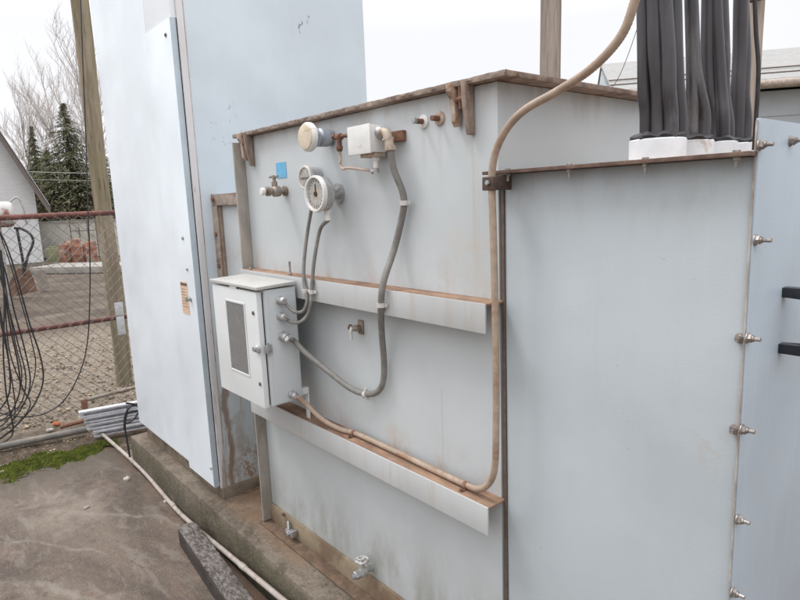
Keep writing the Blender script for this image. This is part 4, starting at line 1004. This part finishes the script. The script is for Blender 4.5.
p = at(55, 261, 'z', 0.1); b = BM(); box(b, p.x-.15, p.x+.15, p.y-.2, p.y+.2, p.z, p.z+.42, .03); cyl(b, (p.x, p.y, p.z+.42), (p.x, p.y, p.z+.47), .12, 12)
tag(mk('bin', b, basic('olive_bin', (.22, .22, .12), .8)), 'small olive yellow bin left of the rusty drums', 'bin')
# dark rack
RK = thing('pipe_rack', at(90, 262, 'z', .1), 'dark metal pipe rack standing behind the rusty drums', 'rack')
pz = at(75, 262, 'z', .1); pq = at(101, 261, 'z', .1); dv = pq-pz; back = vd*.35
for k in range(4):
    o_ = pz+dv*(k/3)+back; b = BM(); cyl(b, o_, o_+Z*(1.3 if k != 1 else 1.05), .018, 8); mk('post', b, m_darkbolt, RK)
for z in (.5, .95, 1.28):
    b = BM(); cyl(b, pz+back+Z*z, pq+back+Z*z, .016, 8); mk('rail', b, m_darkbolt, RK)
# leaning plates
def plate(us, z, t, mat, name, label, cat, thick=.03):
    pts = []
    base = at(us[0][0], us[0][1], 'z', 0)
    n2 = Vector((vd.x, vd.y, .0)); pts = [on_plane(u, v, base, (Vector((vd.x, vd.y, .35))).normalized()) for u, v in us]
    b = BM(); prism(b, pts, vd*thick); tag(mk(name, b, mat), label, cat)
plate([(5, 299), (38, 291), (30, 270), (18, 268), (9, 283)], 0, 0, basic('rusty_sheet', (.27, .17, .125), .85, 0, .3, 6, dirt=(.20, .10, .065)), 'rusty_sheet', 'rusty orange metal sheet leaning in a heap beyond the fence', 'metal sheet')
plate([(40, 291), (50, 288), (45, 270), (33, 270)], 0, 0, basic('pale_board', (.42, .38, .33), .85, 0, .2, 5), 'pale_board', 'pale weathered board leaning beside the rusty sheet', 'board')
b = BM()
# old tank on legs at far left
OT = thing('storage_tank', at(6, 262, 'x', -10), 'old horizontal storage tank with flaking red paint at far left edge', 'tank')
pc_ = at(14, 214, 'x', -10.0); rr = .22
dd = -wr
n = NT('flaking_red_tank'); a_ = n.noise(3, 5, .6)
col = n.mix(n.rng(a_, .52, .60), (.50, .48, .46), (.24, .11, .085)); mot = n.done(col, .7)
b = BM(); lathe(b, pc_+wr*.02, dd, [(0, rr*.55), (.04, rr*.9), (.10, rr), (1.9, rr), (2.0, rr*.6)], 28); mk('shell', b, mot, OT)
for k in (.25, 1.6):
    for s_ in (-.15, .15):
        q = pc_+dd*k+vd*s_; b = BM(); box(b, q.x-.025, q.x+.025, q.y-.025, q.y+.025, 0, q.z-rr*.7, .003); mk('leg', b, m_galvdull, OT)
b = BM(); tube(b, [pc_+Z*.2-wr*.05, pc_+Z*.28+wr*.08, pc_+wr*.15+Z*.1, pc_+wr*.17-Z*.2], .015, 8, 6); mk('pipe', b, m_galvdull, OT)
b = BM(); tube(b, [at(u, v, 'x', -9.8) for u, v in ((14, 228), (22, 229), (31, 235), (33, 243), (28, 256), (25, 268), (24, 276))], .022, 8, 6); tag(mk('hose', b, m_black), 'black hose looping down from the right end of the old red tank', 'hose')
b = BM(); tube(b, [at(u, v, 'x', -9.8) for u, v in ((17, 229), (20, 245), (23, 262), (24, 276))], .022, 8, 6); tag(mk('hose', b, m_black), 'straighter black hose hanging under the old red tank', 'hose')
# tyre tracks heaps
def m_track(): return None

# ------------------------------------------------------------------ TREES
m_needle = basic('dark_spruce_needles', (.105, .108, .055), .9, 0, .5, 1.4, dirt=(.17, .15, .09), dirt_amt=.6, bstr=0)
m_bark = basic('grey_bark', (.16, .13, .11), .9, 0, .3, 5)
m_bark_haze = basic('bloom_hazed_bark', (.50, .46, .44), .9, 0, .2, 5)  # bark colour lightened to imitate sky bloom over the branches
def spruce(u, vtop, dist, hw_px, label, dens=1.0, ragged=.25):
    r = ray(u, vtop); h2 = Vector((r.x, r.y, 0)); k = dist/h2.length; topz = CAM.z + r.z*k; base = Vector((CAM.x+r.x*k, CAM.y+r.y*k, 0))
    W = hw_px*dist/360
    t = thing('spruce_tree', base, label, 'tree', 'evergreen trees beyond the fence')
    b = BM(); tube(b, [base, base+Z*topz*.5, base+Z*topz], .16, 8, 2, taper=.02); mk('trunk', b, m_bark, t)
    b = BM(); nl = int(72*dens)
    for i in range(nl):
        f = (i+random.random()*.7)/nl; z = topz*(.06+.94*f); R0 = W*(1-f)**.95*(1.0+.22*math.sin(i*1.7)+.15*math.sin(i*.6))+.05
        nb = int(8+17*(1-f))
        for j in range(nb):
            a = random.uniform(0, 6.283); Rb = R0*random.uniform(1-ragged*1.6, 1.12)
            dirv = Vector((math.cos(a), math.sin(a), 0)); side = Vector((-dirv.y, dirv.x, 0))
            for q in range(11):
                s = (q+random.random())/11; c = base + dirv*Rb*s + Z*(z - .30*Rb*s*s + random.uniform(-.05, .05))
                L = random.uniform(.12, .42)*(1.2-.85*f)*(1.3-.5*s); w = L*random.uniform(.16, .34)
                d1_ = (dirv*random.uniform(.3, 1) + side*random.uniform(-.9, .9) - Z*random.uniform(.05, .7)).normalized(); s1 = d1_.cross(Vector((random.uniform(-1, 1), random.uniform(-1, 1), 1.2))).normalized()
                b.faces.new([b.verts.new(c - s1*w*.5), b.verts.new(c + d1_*L), b.verts.new(c + s1*w*.5)])
    o = mk('crown', b, m_needle, t); return t
spruce(63, 103, 34, 47, 'tallest dark spruce tree, left of the greenish utility pole', 1.5)
spruce(97, 140, 37, 44, 'broad dark spruce tree hidden partly by the greenish utility pole', 1.2)
spruce(31, 126, 38, 17, 'small pale spruce tree just right of the white house roof', .8, .4)
spruce(46, 150, 36, 30, 'low dark spruce tree between the small pale spruce and the tallest one', 1.0)
def bare(u, vtop, dist, label, spread=.5, lean=0.0, seed=1):
    rnd = random.Random(seed)
    r = ray(u, vtop); h2 = Vector((r.x, r.y, 0)); k = dist/h2.length; topz = CAM.z + r.z*k; base = Vector((CAM.x+r.x*k, CAM.y+r.y*k, 0))
    t = thing('bare_tree', base, label, 'tree', 'leafless trees behind the evergreens')
    trunk = BM(); tw = BM()
    tube(trunk, [base, base+Z*topz*.35+wr*lean*.3, base+Z*topz*.62+wr*lean], .14, 6, 3, taper=.06)
    def br(p, d, L, rad, dep, bm_):
        n_ = 4; P = [p]; dcur = d.copy()
        for i in range(n_):
            dcur = (dcur + Vector((rnd.uniform(-.18, .18), rnd.uniform(-.18, .18), rnd.uniform(0, .16)))).normalized(); P.append(P[-1]+dcur*L/n_)
        tube(bm_, P, rad, 3 if dep > 0 else 5, 1, taper=rad*.45, cap=False)
        if dep >= 3: return
        for i in range(1, n_+1):
            for _ in range(2 if dep < 1 else 1 if dep < 2 else 2):
                a = (dcur + Vector((rnd.uniform(-1, 1), rnd.uniform(-1, 1), rnd.uniform(-.1, .7)))*.75).normalized()
                br(P[i], a, L*rnd.uniform(.4, .62), rad*.5, dep+1, bm_)
    for i in range(6):
        f = .28+.34*i/5; p = base+Z*topz*f+wr*lean*f
        a = i*2.4; d0 = (Vector((math.cos(a), math.sin(a), 0))*spread + Z*rnd.uniform(.7, 1.1)).normalized(); br(p, d0, topz*(.45-.2*f), .05, 0, tw)
    br(base+Z*topz*.6+wr*lean, Z, topz*.38, .06, 0, tw)
    mk('trunk', trunk, m_bark_haze, t); mk('branches', tw, m_bark_haze, t)
bare(78, 62, 42, 'tallest leafless tree rising behind the greenish utility pole', .35, .2, 3)
bare(56, 92, 44, 'leafless tree with fanned twigs behind the tallest spruce', .7, -.4, 5)
bare(22, 112, 40, 'leafless tree behind the white house roof at far left', .6, 0, 9)
# overhead wires
for i, (v0, v1, nm) in enumerate(((173.5, 173.5, 'upper'), (181, 181, 'lower'))):
    b = BM(); a = on_plane(-60, v0-4, cb+vd*6, vd); c = on_plane(96, v1, cb+vd*6, vd); a2 = c+(c-a)*1.5; tube(b, [a, c, a2], .016 if i == 0 else .011, 6, 4)
    tag(mk('overhead_wire', b, basic('pale_wire', (.50, .50, .46), .6)), '%s pale overhead wire crossing in front of the spruce trees' % nm, 'wire', 'overhead wires before the trees')
b = BM(); tube(b, [at(606, 92, 'y', 9), at(616, 82, 'y', 9), at(628, 55, 'y', 9), at(650, -10, 'y', 9)], .006, 6, 6)
tag(mk('overhead_wire', b, m_darkbolt), 'thin dark wire rising beyond the tank lid behind the tan conduit', 'wire')

# ------------------------------------------------------------------ LIGHT
sun_dir = Vector((-.55, -.42, 1.15)).normalized()     # towards the sun
w = bpy.data.worlds.new('World'); S.world = w; w.use_nodes = True; nt = w.node_tree
bg = nt.nodes['Background']; sky = nt.nodes.new('ShaderNodeTexSky'); sky.sky_type = 'NISHITA'; sky.sun_disc = False
sky.sun_elevation = math.asin(sun_dir.z); sky.sun_rotation = math.atan2(sun_dir.x, sun_dir.y); sky.air_density = 1.0; sky.dust_density = 2.5
tc = nt.nodes.new('ShaderNodeTexCoord'); nz_ = nt.nodes.new('ShaderNodeTexNoise'); nz_.inputs['Scale'].default_value = 2.2; nz_.inputs['Detail'].default_value = 6
nt.links.new(tc.outputs['Generated'], nz_.inputs[0])
mr = nt.nodes.new('ShaderNodeMapRange'); mr.inputs[1].default_value = .3; mr.inputs[2].default_value = .62; mr.inputs[3].default_value = .86; mr.inputs[4].default_value = .98
nt.links.new(nz_.outputs[0], mr.inputs[0])
mx = nt.nodes.new('ShaderNodeMix'); mx.data_type = 'RGBA'; nt.links.new(mr.outputs[0], mx.inputs[0]); nt.links.new(sky.outputs[0], mx.inputs[6])
# overcast: cloud luminance about three times higher overhead than at the horizon
sp_ = nt.nodes.new('ShaderNodeSeparateXYZ'); nt.links.new(tc.outputs['Generated'], sp_.inputs[0])
ml = nt.nodes.new('ShaderNodeMapRange'); ml.inputs[1].default_value = .25; ml.inputs[2].default_value = .98; ml.inputs[3].default_value = 9.0; ml.inputs[4].default_value = 27.0
nt.links.new(sp_.outputs[2], ml.inputs[0])
vm = nt.nodes.new('ShaderNodeVectorMath'); vm.operation = 'SCALE'; vm.inputs[0].default_value = (.985, .99, 1.02); nt.links.new(ml.outputs[0], vm.inputs['Scale'])
nt.links.new(vm.outputs[0], mx.inputs[7])
nt.links.new(mx.outputs[2], bg.inputs['Color']); bg.inputs['Strength'].default_value = .12
sl_ = bpy.data.lights.new('sun', 'SUN'); sl_.energy = 1.4; sl_.angle = R_(14); sl_.color = (1, .985, .96)
so = bpy.data.objects.new('sun', sl_); COL.objects.link(so); so.rotation_euler = sun_dir.to_track_quat('Z', 'Y').to_euler(); so.location = (0, 0, 8)
vs = S.view_settings; vs.view_transform = 'Standard'; vs.look = 'None'; vs.gamma = 1; vs.exposure = -0.07; vs.use_curve_mapping = False
S.render.engine = 'CYCLES'
